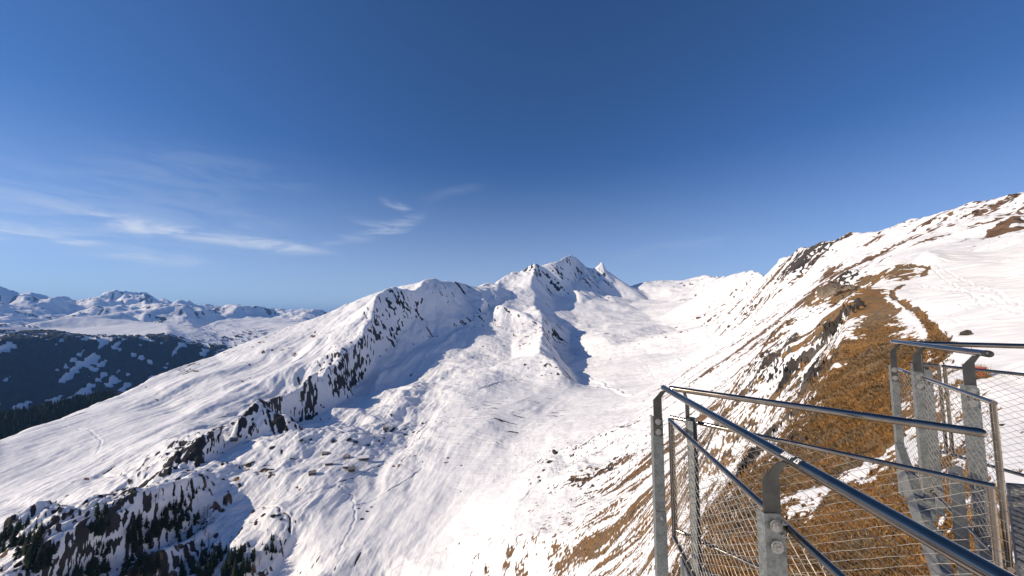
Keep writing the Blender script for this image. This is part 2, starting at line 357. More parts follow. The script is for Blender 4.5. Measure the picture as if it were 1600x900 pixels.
# brown grass showing through the snow
GRASS = fld("""
1440 408 180 .05; 1410 420 165 .25; 1395 432 150 .25; 1420 440 150 .2; 1375 452 135 .3; 1350 440 165 .25; 1330 445 178 .2; 1375 480 115 1; 1355 500 110 1; 1345 520 100 1; 1390 500 100 1; 1400 480 115 .4; 1434 480 112 .1; 1446 500 72 .1; 1380 490 108 1; 1360 470 125 1; 1410 520 78 .6; 1430 540 62 .8; 1445 520 60 .35; 1320 560 70 1; 1300 620 47 1
1380 560 62 1; 1380 620 38 1; 1420 600 40 .75; 1450 560 42 .62; 1460 600 32 .55; 1480 545 40 .45; 1490 575 33 .45; 1500 620 24 .3; 1530 580 30 .1; 1560 500 60 0; 1500 510 56 0; 1500 470 92 0; 1450 460 110 0; 1450 430 145 0; 1600 470 80 0; 1600 560 30 0; 1600 620 21 0; 1540 560 32 0; 1520 640 21 .2; 1600 700 15.5 .1; 1545 680 17 .3; 1500 700 18.5 .6
1262 690 34 .9; 1225 745 27 .9; 1360 700 25 1; 1300 690 31 1; 1380 780 18 1; 1320 760 21 .8; 1450 780 15.5 1; 1280 850 17 1; 1200 900 14.5 1; 1380 900 13.5 1; 1500 900 11.5 1; 1170 820 20.5 .9; 1110 900 16 .9; 1342 750 22 .3; 1330 765 21.5 .62; 1262 800 22.5 .05; 1285 795 21.5 .25; 1240 815 22 .45; 1275 830 19 .8; 1290 770 23 .8
1345 452 190 .2; 1320 451 192 .25; 1290 462 195 .3; 1262 486 190 .3; 1235 508 186 .35; 1212 540 178 .4; 1188 572 170 .5; 1165 600 155 .6; 1140 640 140 .55; 1118 690 120 .5
1312 490 150 .05; 1290 500 165 .12; 1282 530 140 .2; 1255 570 125 .2; 1232 610 112 .25; 1300 475 175 .05; 1240 520 165 .15; 1205 660 105 .42; 1175 710 85 .42; 1130 780 62 .4; 1080 860 50 .5; 1240 545 165 .3; 1215 585 150 .3; 1185 640 130 .35; 1285 600 88 .3; 1240 650 80 .38; 1200 720 62 .4; 1250 580 120 .25; 1310 500 125 .2; 1295 540 104 .25; 1268 590 84 .3; 1240 650 60 .45; 1205 700 46 .5
1130 620 240 .5; 1150 580 300 .4; 1200 520 500 .35; 1250 470 650 .4; 1300 430 600 .55; 1345 430 500 .5; 1280 405 950 .45; 1240 412 1080 .4; 1320 395 900 .35; 1300 420 800 .1; 1300 445 600 .6; 1330 425 560 .6; 1345 392 850 .2; 1400 400 500 .0; 1340 440 420 .1; 1380 385 750 .1; 1450 380 560 .1; 1500 370 550 .45; 1540 345 620 .55; 1590 330 620 .7; 1570 360 520 .5; 1500 345 700 .45; 1440 360 780 .45; 1560 318 720 .4; 1600 300 700 .4; 1600 385 350 .0; 1520 400 350 .0; 1460 400 400 0; 1400 372 850 .35
1200 440 1400 .35; 1150 450 2000 .2; 1100 450 2600 .15; 1200 480 900 .2; 1150 500 1300 .08; 1150 540 700 .25; 1100 570 800 .15; 1050 600 650 .15; 1050 650 420 .3; 1000 640 600 .1; 1100 640 300 .5; 1060 700 250 .45; 1000 700 360 .3; 950 740 360 .35; 900 780 330 .28; 880 740 400 .2; 900 850 240 .42; 1000 760 250 .5; 1000 820 180 .52; 1000 900 130 .45; 1060 760 170 .5; 1060 830 100 .5; 1100 690 180 .55; 850 820 300 .3; 800 890 270 .33; 840 890 240 .45; 760 880 330 .15; 800 840 320 .08; 700 900 340 0; 800 950 250 .4; 700 800 430 0; 800 770 400 .05; 870 700 520 .1; 1000 600 960 .02; 1000 520 1900 .08; 1050 540 1300 .1
500 900 400 0; 400 850 480 .2; 300 850 520 .3; 200 850 540 .3; 100 850 600 .3; 0 850 660 .3; 0 780 830 .0; 200 700 900 0; 350 560 1500 0.15; 500 740 560 .1; 600 600 1000 0; 700 500 1500 0; 850 450 2400 0; 900 560 1300 0; 1000 480 2400 0
0 600 4500 0; 300 500 9000 0; 100 470 18000 0; 1600 480 12500 0; 600 480 12500 0
""")
# bare dark rock
ROCK = fld("""
666 442 1700 .1; 655 452 1640 .4; 610 475 1470 .62; 590 480 1440 .68; 600 500 1380 .35; 575 514 1290 .72; 553 535 1195 .8; 522 556 1110 .85; 497 568 1040 .85; 475 588 975 .9; 450 614 905 .9; 402 641 835 .85; 367 663 795 .85; 347 674 765 .4; 310 690 727 .75; 282 714 688 .8; 245 745 648 .8; 207 778 608 .8; 168 812 568 .75; 125 850 540 .7
640 470 1540 .5; 640 490 1500 .3; 560 555 1150 .35; 600 540 1250 .1; 500 600 1000 .1; 440 640 880 .05; 700 478 1620 .2; 690 468 1740 .4; 715 474 1760 .5; 740 466 1900 .35; 755 499 1700 .5; 720 512 1640 .5; 690 519 1560 .5; 670 505 1560 .1; 640 560 1300 .05; 700 455 1850 .4; 770 468 2250 .5; 740 486 1780 .1; 765 480 1740 .3; 720 495 1690 .1; 770 520 1550 .05; 720 545 1330 .1
560 468 1760 0; 560 500 1500 0; 480 560 1250 0; 400 600 1120 .1; 300 650 1000 .05; 200 700 900 .05; 100 740 900 .1; 0 780 830 .2; 350 556 1560 .35; 370 560 1500 .2; 380 575 1400 .3; 250 640 1200 0
60 820 680 .35; 0 830 700 .35; 100 850 600 .30; 150 870 550 .30; 200 900 505 .33; 180 780 640 .15; 100 790 700 .05; 230 745 650 .1; 260 800 580 .35; 290 850 520 .4; 330 810 545 .2; 420 800 500 .1; 420 840 480 .45; 380 870 480 .4; 430 880 450 .2; 500 800 480 0; 500 900 400 0; 470 690 730 .35; 520 690 700 .45; 600 690 640 .4; 640 680 680 .35; 550 720 590 .1; 430 740 590 .25; 350 702 720 .4; 400 710 660 .35; 520 640 850 .2; 580 640 860 .3; 620 620 900 .3; 640 590 1010 .2; 700 560 1200 .2; 720 590 1050 .2; 760 580 1100 .1; 800 630 830 .02; 860 720 440 .6; 870 705 490 .5; 845 740 410 .4; 800 770 400 .02; 900 680 550 .2; 700 720 560 .12; 700 800 430 0; 650 760 500 .1
822 428 2510 1.1; 830 423 2480 1.1; 815 434 2530 1.0; 846 425 2520 .3; 806 447 2550 .6; 825 445 2300 .1; 848 440 2460 .6; 853 447 2440 .5; 840 452 2300 .3; 873 418 2820 .7; 882 413 2840 .6; 890 407 2860 .45; 893 400 2900 .1; 900 430 2740 .05; 888 440 2650 .05; 915 430 2750 .5; 930 437 2850 .5; 935 446 2640 .7; 925 447 2650 .6; 948 430 2880 .5; 940 411 2950 .2; 955 450 2600 .2; 905 460 2450 .1; 880 455 2300 .2; 935 480 2250 .2; 960 470 2450 .2; 985 478 2350 .05; 1000 460 2800 .15
835 478 1950 .2; 850 502 1690 .5; 853 520 1555 .5; 847 545 1420 .6; 845 563 1330 .5; 870 577 1180 .4; 885 600 1050 .6; 800 500 1800 .1; 900 500 1950 .15; 900 560 1350 .15; 950 575 1180 0; 960 545 1400 .1
1040 440 3260 .3; 1100 446 2900 .4; 1120 448 2600 .3; 1150 445 2200 .35; 1190 440 1700 .3; 1130 470 2000 .4; 1160 470 1800 .2; 1240 408 1110 .4; 1285 391 990 1.1; 1262 398 1035 .8; 1300 394 960 .8; 1320 390 955 .7; 1250 425 1000 .2; 1230 430 1080 .4; 1280 412 880 .1; 1330 395 900 .2; 1200 480 900 .1; 1100 500 1750 .1; 1050 500 1900 .1
1500 345 700 .2; 1590 335 620 .5; 1560 350 580 .4; 1450 380 560 .0; 1400 400 500 0; 1400 372 850 .2
1290 462 195 .7; 1300 460 192 .7; 1262 486 190 .45; 1235 508 186 .4; 1188 572 170 .45; 1335 525 92 .2; 1318 515 140 .55; 1290 535 148 .6; 1270 560 138 .62; 1250 590 128 .62; 1290 580 85 .3; 1235 620 118 .45; 1205 660 105 .25; 1280 620 70 .2; 1230 680 70 .15; 1300 620 47 .2; 1130 780 62 .15; 1165 600 162 .35; 1350 560 75 .25; 1420 480 112 0; 1400 560 60 .1; 1500 510 56 0; 1440 430 160 0; 1240 545 165 .1; 1320 490 160 .1
1000 820 180 .2; 900 850 240 .15; 1060 700 250 .15; 1360 700 25 .12; 1280 850 17 .15; 1250 740 28 .3; 1450 780 15.5 .1; 1600 620 21 0; 1600 470 80 0
0 600 4500 .1; 188 486 8750 .6; 150 494 8500 .1; 50 506 8200 .1; 262 475 10500 .7; 240 482 10500 .5; 300 510 8000 .2; 350 480 12000 .6; 400 490 12000 .5; 480 492 12500 .6; 0 470 16500 .55; 100 475 17800 .5; 140 470 17900 .55; 200 468 19000 .5; 235 470 19400 .45; 60 484 16900 .2; 1600 480 12500 0; 350 500 9500 .2; 450 500 9500 .2
""", 3)
# how broken the ground is
ROUGH = fld("""
666 442 1700 .5; 592 480 1440 1.3; 553 537 1185 1.2; 475 590 970 1.1; 367 665 790 1.0; 282 716 685 1.0; 207 780 605 1.0; 125 850 540 1; 600 540 1250 .5; 500 610 980 .4; 690 465 1740 .8; 715 480 1730 .6; 765 485 1740 .9; 700 525 1520 .5; 640 560 1300 .6; 690 500 1600 .3
560 468 1760 .2; 560 500 1500 .3; 480 560 1250 .5; 300 650 1000 .45; 100 740 900 .45; 0 780 830 .6; 0 690 1150 .3; 250 600 1350 .4
60 850 620 1.3; 180 850 560 1.3; 280 850 520 1.2; 400 850 480 1.0; 440 880 440 .6; 500 830 440 .3; 480 700 700 1.2; 600 680 680 1.2; 640 600 980 1.4; 560 650 830 1.2; 700 570 1150 1.3; 760 550 1300 1; 800 560 1300 .5; 800 620 880 .3; 700 650 770 .5; 700 740 520 .3; 700 850 390 .25; 800 750 430 .3; 865 715 450 .9; 900 700 500 .5; 550 730 580 .6
825 430 2500 .9; 845 440 2450 .7; 890 410 2850 .5; 900 440 2650 .45; 940 420 2900 .5; 960 460 2550 .9; 880 470 2300 .4; 848 520 1400 .9; 845 562 1150 .7; 900 520 1750 .9; 900 570 1250 .5; 960 570 1200 .3; 1000 600 960 .3; 800 490 1900 .8; 770 463 2400 1.5
1000 500 2100 .6; 1050 550 1250 .5; 1050 470 2500 .7; 1120 450 2500 1.3; 1180 440 1800 1.2; 1150 500 1300 .6; 1280 400 980 .8; 1240 420 1050 .7; 1250 470 700 .8; 1340 420 600 .5; 1450 370 650 .8; 1560 340 600 1.0; 1400 400 500 .3; 1520 395 350 .3
1000 640 600 .4; 1050 700 260 .8; 950 800 270 .8; 900 850 240 .8; 1000 850 160 .9; 1130 620 240 1; 1262 570 138 1.8; 1235 600 120 1.8; 1290 540 148 1.6; 1180 580 168 1.4; 1290 462 195 1.2; 1350 520 100 1.2; 1350 600 55 1.0; 1300 700 30 .8; 1250 800 22 .7; 1400 850 15 .7; 1450 460 110 .15; 1500 500 60 .12; 1600 470 80 .12; 1600 600 23 .12; 1540 680 17 .3; 1420 560 55 .6; 1410 425 165 .8; 1320 490 160 .5
0 600 4500 .3; 300 570 5000 .3; 150 495 8500 .6; 300 510 8000 .9; 400 500 9500 .8; 262 480 10500 1.0; 350 485 12000 1.0; 480 490 12500 1.0; 30 480 17000 1.8; 150 470 18000 1.9; 220 470 19000 1.9; 1600 480 12500 .5; 900 480 12500 .5
""", 8)
# the wooded gorge, bottom left
GORGE = fld("""
20 830 680 1; 60 820 680 1; 20 800 740 .5; 100 830 640 .9; 40 870 650 1; 100 870 590 .8; 150 820 600 .9; 165 850 545 .9; 190 800 590 .5; 215 840 540 1; 250 800 560 .8; 285 775 570 .7; 300 760 590 .5; 280 820 540 1; 310 800 540 .7; 325 850 505 .8; 360 870 480 .9; 400 860 465 .7; 430 840 450 .5; 300 890 490 1; 200 890 510 1; 120 920 520 .8; 0 930 600 .8; -150 920 620 .8; -150 830 760 .5
0 780 830 0; 60 790 760 0; 120 790 690 .1; 160 770 680 0; 210 765 640 0; 250 735 650 0; 300 720 650 0; 330 750 600 0; 350 780 550 0; 340 820 520 .2; 375 840 490 .1; 400 820 480 .2; 450 800 480 0; 460 850 440 0; 450 900 420 0; 500 850 420 0; 600 800 450 0; 600 900 400 0; -350 780 1100 0; 300 650 1000 0; 600 600 1000 0; 1000 600 1000 0; 400 1000 320 .5; 100 1100 380 .8
""", 4)
# dark wood on the far side of the valley
WOOD = fld("""
0 537 5000 .55; 150 529 5250 .5; 300 541 5450 .5; 0 545 4900 .8; 100 540 5050 .85; 200 540 5150 .85; 270 545 5300 .8; 320 556 5150 .66; 0 610 4500 .72; 100 600 4600 .58; 100 575 4800 .62; 200 590 4750 .68; 300 575 4950 .78; 0 690 4050 .6; 60 660 4150 .46; 100 640 4300 .42; 150 620 4450 .46; 160 600 4600 .62; 200 640 4350 .7; 130 560 4950 .62; 60 620 4400 .6; -350 850 900 0; -350 780 1150 0; -150 765 1030 0; -150 720 1250 0; -60 705 1250 0; 0 664 1900 1; 60 648 2000 1; 110 634 2100 1; 150 622 2200 1; -350 720 1700 1; 0 690 1400 0; -350 640 3850 .7
-350 540 4300 .4; 0 525 5900 0; 150 518 6000 0; 300 530 6000 .1; 100 500 8500 0; 360 545 5700 .2; 400 560 5000 .3; 400 500 9500 .05; 1000 480 3500 0; 1600 480 5000 0; 666 442 2400 0; 300 500 8500 0.1; 0 690 2000 .7; 200 620 2400 .7; 400 520 2900 .6
100 740 900 0; 500 500 1800 0; 0 690 1180 0; 100 470 18000 0; 1600 600 20 0; 300 850 500 0; 800 600 1000 0
""", 4)

# ------------------------------------------------------------------ terrain mesh
def rows():
    seg = [(2.5, 12, 90), (12, 60, 330), (60, 250, 400), (250, 1000, 560), (1000, 3400, 460), (3400, 9000, 190), (9000, 21000, 130), (21000, 60000, 8)]
    out = []
    for a, b, n in seg:
        n = max(4, int(n*Q)); out += list(np.linspace(math.log(a), math.log(b), n, endpoint=False))
    out.append(math.log(60000)); return np.array(out)
lr = rows()
pxs = np.linspace(-140, 1740, int(1340*Q))
azv = np.arctan2((pxs-CX)/F, 1.0)
zl_, zr_ = azv[0], azv[-1]
left = np.linspace(-math.pi, zl_, 40, endpoint=False); right = np.linspace(zr_, math.pi, 40)[1:]
azs = np.concatenate([left, azv, right])
AZ, LR = np.meshgrid(azs, lr)
RR = np.exp(LR); X = RR*np.sin(AZ); Y = RR*np.cos(AZ)
# edges of the mapped field blend round the back
back = np.clip((np.abs(AZ)-R(62))/(math.pi-R(62)), 0, 1)
AC = np.clip(AZ, R(-66), R(66))
def field(G, wa=0.0, wl=0.0):
    a = samp(G, AC+wa, LR+wl)
    b = samp(G, -AC, LR)
    t = back*.5
    return (a*(1-t)+b*t).astype(np.float64)
# the control creases wander a little, as real ridges do
wfade = sstep(RR, 60, 300)*(1-.55*sstep(RR, 1900, 2300))
wx = np.zeros_like(AZ); wy = np.zeros_like(AZ)
for k, (s, amp) in enumerate(((14, .0042), (34, .0026), (80, .0013), (180, .0007))):
    wx += perlin(AZ*s, LR*s, 11+k)*amp; wy += perlin(AZ*s+7.7, LR*s+3.3, 21+k)*amp*1.6
Z = field(BASE, wx*wfade, wy*wfade)
rough = np.clip(field(ROUGH), 0, 3); grass = field(GRASS, wx, wy); grass = np.where(grass > .75, grass+(grass-.75)*2.2, grass); rock = field(ROCK, wx, wy); wood = field(WOOD, wx, wy)
sw = sstep(rough, .62, .3)*sstep(RR, 120, 200)*sstep(RR, 1500, 1000)
Z = Z*(1-sw)+field(BASE_SOFT, wx*wfade, wy*wfade)*sw
cell = RR*0.0028
def fbm(lams, amp, sx=1.0, sy=1.0, rot=0.0, ridged=False, seed=0, weight=None, gain=1.0):
    """sum of octaves; each fades out where the grid is too coarse to hold it"""
    out = np.zeros_like(Z); c, s = math.cos(rot), math.sin(rot)
    U = (X*c+Y*s)*sx; V = (-X*s+Y*c)*sy
    for i, lam in enumerate(lams):
        wgt = sstep(lam/cell, 2.0, 5.0)*sstep(RR*1.6/lam, 1.0, 3.0)
        if weight is not None: wgt = wgt*weight
        m = wgt > 1e-3
        if not m.any(): continue
        n = perlin(U[m]/lam+13.1*i, V[m]/lam+5.7*i, seed+i)
        if ridged: n = 1-2*np.abs(n)-.35
        out[m] += n*lam*amp*wgt[m]*gain**i
    return out
lam_all = [1400, 760, 400, 210, 110, 58, 30, 16, 8.5, 4.4, 2.3, 1.2, .6, .3]
warp_u = fbm(lam_all[1:6], .25, seed=301)
# rolling ground + broken rock ground
Z += fbm(lam_all, .020, seed=40, weight=(.15+rough*1.15)*(1-.75*sstep(RR, 5000, 8000)))
Z += fbm(lam_all[:10], .062, ridged=True, seed=70, weight=rough**1.2*(.45+.55*sstep(rock, .1, .6)))
Z += fbm([2600, 1400, 760, 400, 210], .075, ridged=True, seed=800, weight=sstep(RR, 13000, 15500)*1.3)
Z += fbm([1400, 760, 400, 210, 110], .05, ridged=True, seed=820, weight=sstep(RR, 8700, 10500)*sstep(RR, 15500, 13000))
# long wind and creep furrows running down the left ridge, towards and away from the camera
leftw = sstep(-X, 60, 240)*sstep(RR, 330, 420)*sstep(RR, 2300, 1700)
X0 = X.copy(); X = X+warp_u*.4
gorge = sstep(RR, 360, 440)*sstep(RR, 740, 620)*sstep(-AZ, R(19), R(26))*np.clip(field(GORGE, wx, wy), 0, 1)
Z += fbm([110, 56, 29, 15, 8], .20, sy=.17, rot=R(-4), ridged=True, seed=700, weight=gorge)
Z += fbm([120, 62, 33, 17, 9, 5], .115, sy=.15, rot=R(-4), seed=110, weight=leftw*(.4+.6*sstep(perlin(X/260, Y/400, 5), -.3, .5)))
# fall-line ribs on the right-hand slope
rightw = sstep(X, -60, 120)*sstep(RR, 60, 110)*sstep(RR, 3600, 2400)*sstep(AZ, R(2), R(16))
Z += fbm([150, 80, 42, 22, 12, 6.5, 3.4], .05, sx=.16, rot=R(-15), seed=140, weight=rightw*(.3+.7*sstep(rough, .2, .9))*sstep(RR, 260, 480))
Z += fbm([42, 22, 12, 6.5, 3.4, 1.8], .05, sx=.14, rot=R(-38), seed=145, weight=rightw*(.3+.7*sstep(rough, .2, .9))*sstep(RR, 480, 260))
midw = sstep(RR, 120, 260)*sstep(RR, 1500, 900)*sstep(np.abs(X), 360, 150)
Z += fbm([160, 85, 45, 24, 12, 6], .045, sy=.3, rot=R(-28), seed=170, weight=midw*(1-.6*rightw))
streakn = fbm([52, 27, 14, 7.2, 3.8, 2.0, 1.0], 1.0, sx=.14, rot=R(-12), seed=200)/26.0    # ~ -1..1
ln2 = fbm([60, 30, 15, 8, 4, 2, 1, .5, .25], 1.0, seed=230)
norm = np.sqrt(np.maximum(cell*6, .5)); 
X = X0
# multiscale noises in log-polar scale so that patches keep a natural size range at every distance
def lp(s, seed, sa=1.0, sl=1.0, octs=5, g=.6):
    o = np.zeros_like(Z); a = 1.0
    for i in range(octs):
        o += perlin(AZ*s*sa, LR*s*sl, seed+i)*a; s *= 2.03; a *= g
    return o
def wn_(lams, seed, sx=1.0, sy=1.0, rot=0.0, g=.62, zk=1.0):
    """unit-variance world-space patch noise from wavelengths that suit each distance"""
    out = np.zeros_like(Z); tot = np.zeros_like(Z); c, s = math.cos(rot), math.sin(rot)
    U = (X*c+Y*s)*sx+Z*zk*.8; V = (-X*s+Y*c)*sy-Z*zk*.6
    for i, lam in enumerate(lams):
        q = lam/RR
        wgt = sstep(lam/cell, 1.6, 3.5)*sstep(q, .22, .07)*np.clip(q/.05, .1, 1)**.28
        m = wgt > 1e-3
        if not m.any(): continue
        out[m] += perlin(U[m]/lam+3.3*i, V[m]/lam+9.1*i, seed+i)*wgt[m]; tot[m] += wgt[m]**2
    return out/np.sqrt(tot+1e-6)
lam_p = [700, 370, 190, 100, 52, 27, 14, 7.3, 3.8, 2.0, 1.05, .55, .28]
n_iso = wn_(lam_p, 400)
nearf = sstep(RR, 480, 260)
n_fall = wn_(lam_p, 430, sx=.13, rot=R(-15), zk=0)*np.sqrt(1-nearf)+wn_(lam_p, 435, sx=.11, rot=R(-38), zk=0)*np.sqrt(nearf)
n_left = wn_(lam_p, 460, sy=.2, rot=R(-4), zk=0)
def first_hit(px, py, rmin=20, rmax=1e5):
    x, y, z = ray(px, py); h = math.hypot(x, y); j = int(np.searchsorted(azs, math.atan2(x, y))); ok = (Z[:, j] >= RR[:, 0]*(z/h)) & (RR[:, 0] > rmin) & (RR[:, 0] < rmax)
    k = int(np.argmax(ok)) if ok.any() else int(np.searchsorted(RR[:, 0], min(rmax, 5e4)))
    return azs[j], LR[min(k, len(lr)-1), 0]
def patch(pix, rmin=20, rmax=1e5):
    """signed distance (in parts of the distance away, negative inside) from a patch of ground cover outlined on the land"""
    P_ = [first_hit(px, py, rmin, rmax) for px, py in pix]; out = np.full(Z.shape, 9.0)
    a0 = min(p[0] for p in P_)-.12; a1 = max(p[0] for p in P_)+.12; l0 = min(p[1] for p in P_)-.2; l1 = max(p[1] for p in P_)+.2
    ja, jb = np.searchsorted(azs, [a0, a1]); ia, ib = np.searchsorted(lr, [l0, l1]); A_, L_ = AZ[ia:ib, ja:jb], LR[ia:ib, ja:jb]
    d = np.full(A_.shape, 9.0); ins = np.zeros(A_.shape, bool); k = len(P_)
    for q in range(k):
        (xa, ya), (xb, yb) = P_[q], P_[(q+1) % k]; ex, ey = xb-xa, yb-ya
        t_ = np.clip(((A_-xa)*ex+(L_-ya)*ey)/(ex*ex+ey*ey+1e-12), 0, 1); d = np.minimum(d, np.hypot(A_-xa-t_*ex, L_-ya-t_*ey))
        if abs(yb-ya) > 1e-12:
            c_ = ((ya > L_) != (yb > L_)) & (A_ < (xb-xa)*(L_-ya)/(yb-ya)+xa); ins ^= c_
    out[ia:ib, ja:jb] = np.where(ins, -d, d); return out
def lay(pix, val, w_, hi=.75, **kw):
    global grass, rock
    sd_ = patch(pix, **kw)
    if val == 'turf': grass = np.maximum(grass, .5+np.clip(-sd_/w_, -.5, hi-.5))
    elif val == 'rock': rock = np.maximum(rock, .6+np.clip(-sd_/w_, -.6, hi-.5))
    elif val == 'snow':
        grass = np.minimum(grass, .5+np.clip(sd_/w_, -.5, .8)); rock = np.minimum(rock, .5+np.clip(sd_/w_, -.5, .8))
lay([(1353, 453), (1372, 448), (1380, 464), (1397, 474), (1410, 486), (1414, 508), (1407, 524), (1429, 534), (1457, 534), (1466, 548), (1440, 600), (1400, 660), (1330, 690), (1262, 695), (1285, 640), (1302, 600), (1316, 562), (1324, 534), (1330, 508), (1327, 486), (1336, 471)], 'turf', .05, 1.5, rmax=200)
lay([(1384, 463), (1396, 458), (1409, 470), (1430, 485), (1448, 505), (1464, 530), (1446, 530), (1424, 519), (1408, 505), (1404, 486), (1394, 474)], 'snow', .02, rmax=200)
lay([(1456, 505), (1475, 535), (1500, 550), (1640, 560), (1700, 480), (1700, 400), (1460, 400), (1452, 425), (1440, 440), (1415, 447), (1410, 462), (1436, 484)], 'snow', .02, rmax=400)
lay([(1331, 444), (1347, 433), (1369, 430), (1391, 426), (1404, 415), (1413, 417), (1432, 426), (1438, 436), (1410, 442), (1394, 445), (1391, 437), (1378, 436), (1369, 442), (1347, 445)], 'turf', .05, 1.3)
lay([(1293, 453), (1315, 445), (1353, 450), (1340, 458), (1296, 463), (1284, 474), (1252, 486), (1222, 506), (1211, 524), (1189, 549), (1168, 572), (1178, 556), (1198, 521), (1215, 499), (1243, 481), (1277, 467)], 'turf', .035, 1.2, rmin=120, rmax=260)
lay([(1336, 468), (1318, 474), (1280, 484), (1245, 500), (1222, 520), (1240, 528), (1285, 500), (1330, 472)], 'snow', .03, rmin=90, rmax=300)
lay([(1322, 409), (1312, 426), (1292, 438), (1271, 445), (1284, 423), (1300, 414)], 'turf', .05, 1.1, rmin=300)
lay([(1252, 398), (1265, 390), (1312, 388), (1296, 402), (1271, 405), (1252, 425), (1233, 431), (1215, 438), (1225, 420)], 'rock', .05, 1.0, rmin=500)
lay([(1600, 319), (1581, 335), (1552, 354), (1534, 368), (1548, 372), (1575, 360), (1600, 341)], 'turf', .03, 1.1, rmin=300)
lay([(1495, 381), (1504, 368), (1519, 354), (1526, 358), (1514, 373)], 'turf', .04, 1.1, rmin=300)
lay([(1442, 367), (1449, 355), (1466, 355), (1458, 364)], 'turf', .04, 1.0, rmin=300)
lay([(1479, 358), (1486, 345), (1500, 342), (1492, 354)], 'turf', .04, 1.0, rmin=300)
lay([(1345, 384), (1378, 366), (1382, 370), (1352, 386)], 'turf', .04, 1.0, rmin=300)
# slope of the finished surface
dZl = np.gradient(Z, axis=0)/np.gradient(RR, axis=0); dZa = np.gradient(Z, axis=1)/np.maximum(np.gradient(AZ, axis=1)*RR, 1e-6)
steep = np.sqrt(dZl**2+dZa**2)
onright = sstep(AZ, R(3), R(13))
nn = n_iso*(1-onright)+(n_fall*1.0+n_iso*.12)*onright
near_solid = sstep(RR, 150, 80)
nnG = nn*(1-near_solid)+(n_iso*.95+n_fall*.12)*near_solid
def wfine(seed, sx=1.0, sy=1.0, rot=0.0, zk=1.0):
    out = np.zeros_like(Z); c, s = math.cos(rot), math.sin(rot); U = (X*c+Y*s)*sx+Z*zk*.8; V = (-X*s+Y*c)*sy-Z*zk*.6
    for i, lam in enumerate([300, 150, 75, 37, 18, 9, 4.5, 2.2, 1.1, .5, .25]):
        q = lam/RR; wgt = sstep(lam/cell, 1.3, 2.2)*sstep(q, .022, .010); m = wgt > 1e-3
        if m.any(): out[m] += perlin(U[m]/lam+i, V[m]/lam+2*i, seed+i)*wgt[m]
    return out
n_fine = wfine(600)
nr = n_iso*.5+np.where(AZ < R(-5), n_left*.2+n_iso*.3, n_fall*.5)+n_fine*.85
nr = nr*(1-gorge)+(n_fine*1.7+n_iso*.15)*gorge
nnG = nnG+n_fine*.45+wfine(640, sx=.25, rot=R(-30), zk=0)*.35
A_grass = sstep(grass-.5+nnG*.50+.10*np.clip(steep-.5, -.3, .6), -.07, .12)*(sstep(grass, .02, .14))
rock = rock*np.where(RR > 350, .66, 1.0)
A_rock = sstep(rock+gorge*(.13+.25*n_left)-.60+nr*.50+.22*np.clip(steep-.62, -.4, 1.0), -.02, .08)*sstep(rock+.3*sstep(steep, .8, 1.3), .02, .15)
A_wood = sstep(wood-.47+(wn_(lam_p[:6], 500, sy=.45, sx=1.0, rot=R(20))*.20+wfine(660, sy=.4)*.5+wfine(665, sx=.5, rot=R(30))*.25), -.04, .04)*sstep(wood, .02, .2)
# snow lies on top of the grass; rock stands out of it
Z += A_rock*fbm([30, 15, 8], .10, ridged=True, seed=520, weight=np.clip(rough, .4, 1.5)*sstep(RR, 200, 700))
Z += A_rock*fbm([4.4, 2.3, 1.2, .6], .10, ridged=True, seed=530, weight=np.clip(rough, .4, 1.0))
Z += (1-A_grass)*(1-A_rock)*.10*np.clip(RR/60, .5, 4)
Z += A_wood*(np.abs(perlin(X/38, Y/38, 77))*14+14)
Z += A_grass*fbm([1.6, .8, .4, .22], .16, seed=540)*sstep(RR, 130, 60)
# groomed piste on the right: faint ridges left by skis and the machine
piste = sstep(-grass, -.12, 0)*sstep(AZ, R(44), R(48))*sstep(RR, 260, 200)
Z += piste*(fbm([3.2, 1.6, .8, .4], .05, sy=.22, rot=R(58), seed=560)+fbm([5, 2.4, 1.2, .6], .035, sy=.3, rot=R(20), ridged=True, seed=565))
# thin stone and grass tips drawn out along the slopes, all over the middle distance
mid = sstep(RR, 220, 380)*sstep(RR, 3600, 2600)
sA = wfine(720, sx=.11, rot=R(-24), zk=0)*.9+n_iso*.35+perlin(X/300, Y/300, 730)*.5; sB = wfine(740, sy=.13, rot=R(-4), zk=0)*.9+n_iso*.35+perlin(X/220, Y/300, 733)*.5
wl_ = sstep(AZ, R(-7), R(-12))
A_rock = np.maximum(A_rock, sstep(sA-1.04, 0, .14)*mid*(1-wl_)*.95*(1-sstep(rough, .25, .08))); A_rock = np.maximum(A_rock, sstep(sB-1.02, 0, .14)*mid*wl_*.95)
Z -= (np.clip(sA, -1, 1)*(1-wl_)+np.clip(sB, -1, 1)*wl_)*mid*.0009*RR*np.clip(rough+.3, .3, 1)
n_r, n_c = Z.shape
def hit(px, py, rmin=5, rmax=20000):
    """where the sight line through a pixel meets the ground"""
    x, y, z = ray(px, py); h = math.hypot(x, y); a = math.atan2(x, y)
    j = int(np.searchsorted(azs, a)); col = Z[:, j]; rr = RR[:, 0]
    ok = (col >= rr*(z/h)) & (rr > rmin) & (rr < rmax)
    k = int(np.argmax(ok)); r = rr[k] if ok.any() else rmax
    return Vector((x/h*r, y/h*r, float(Z[k, j])))
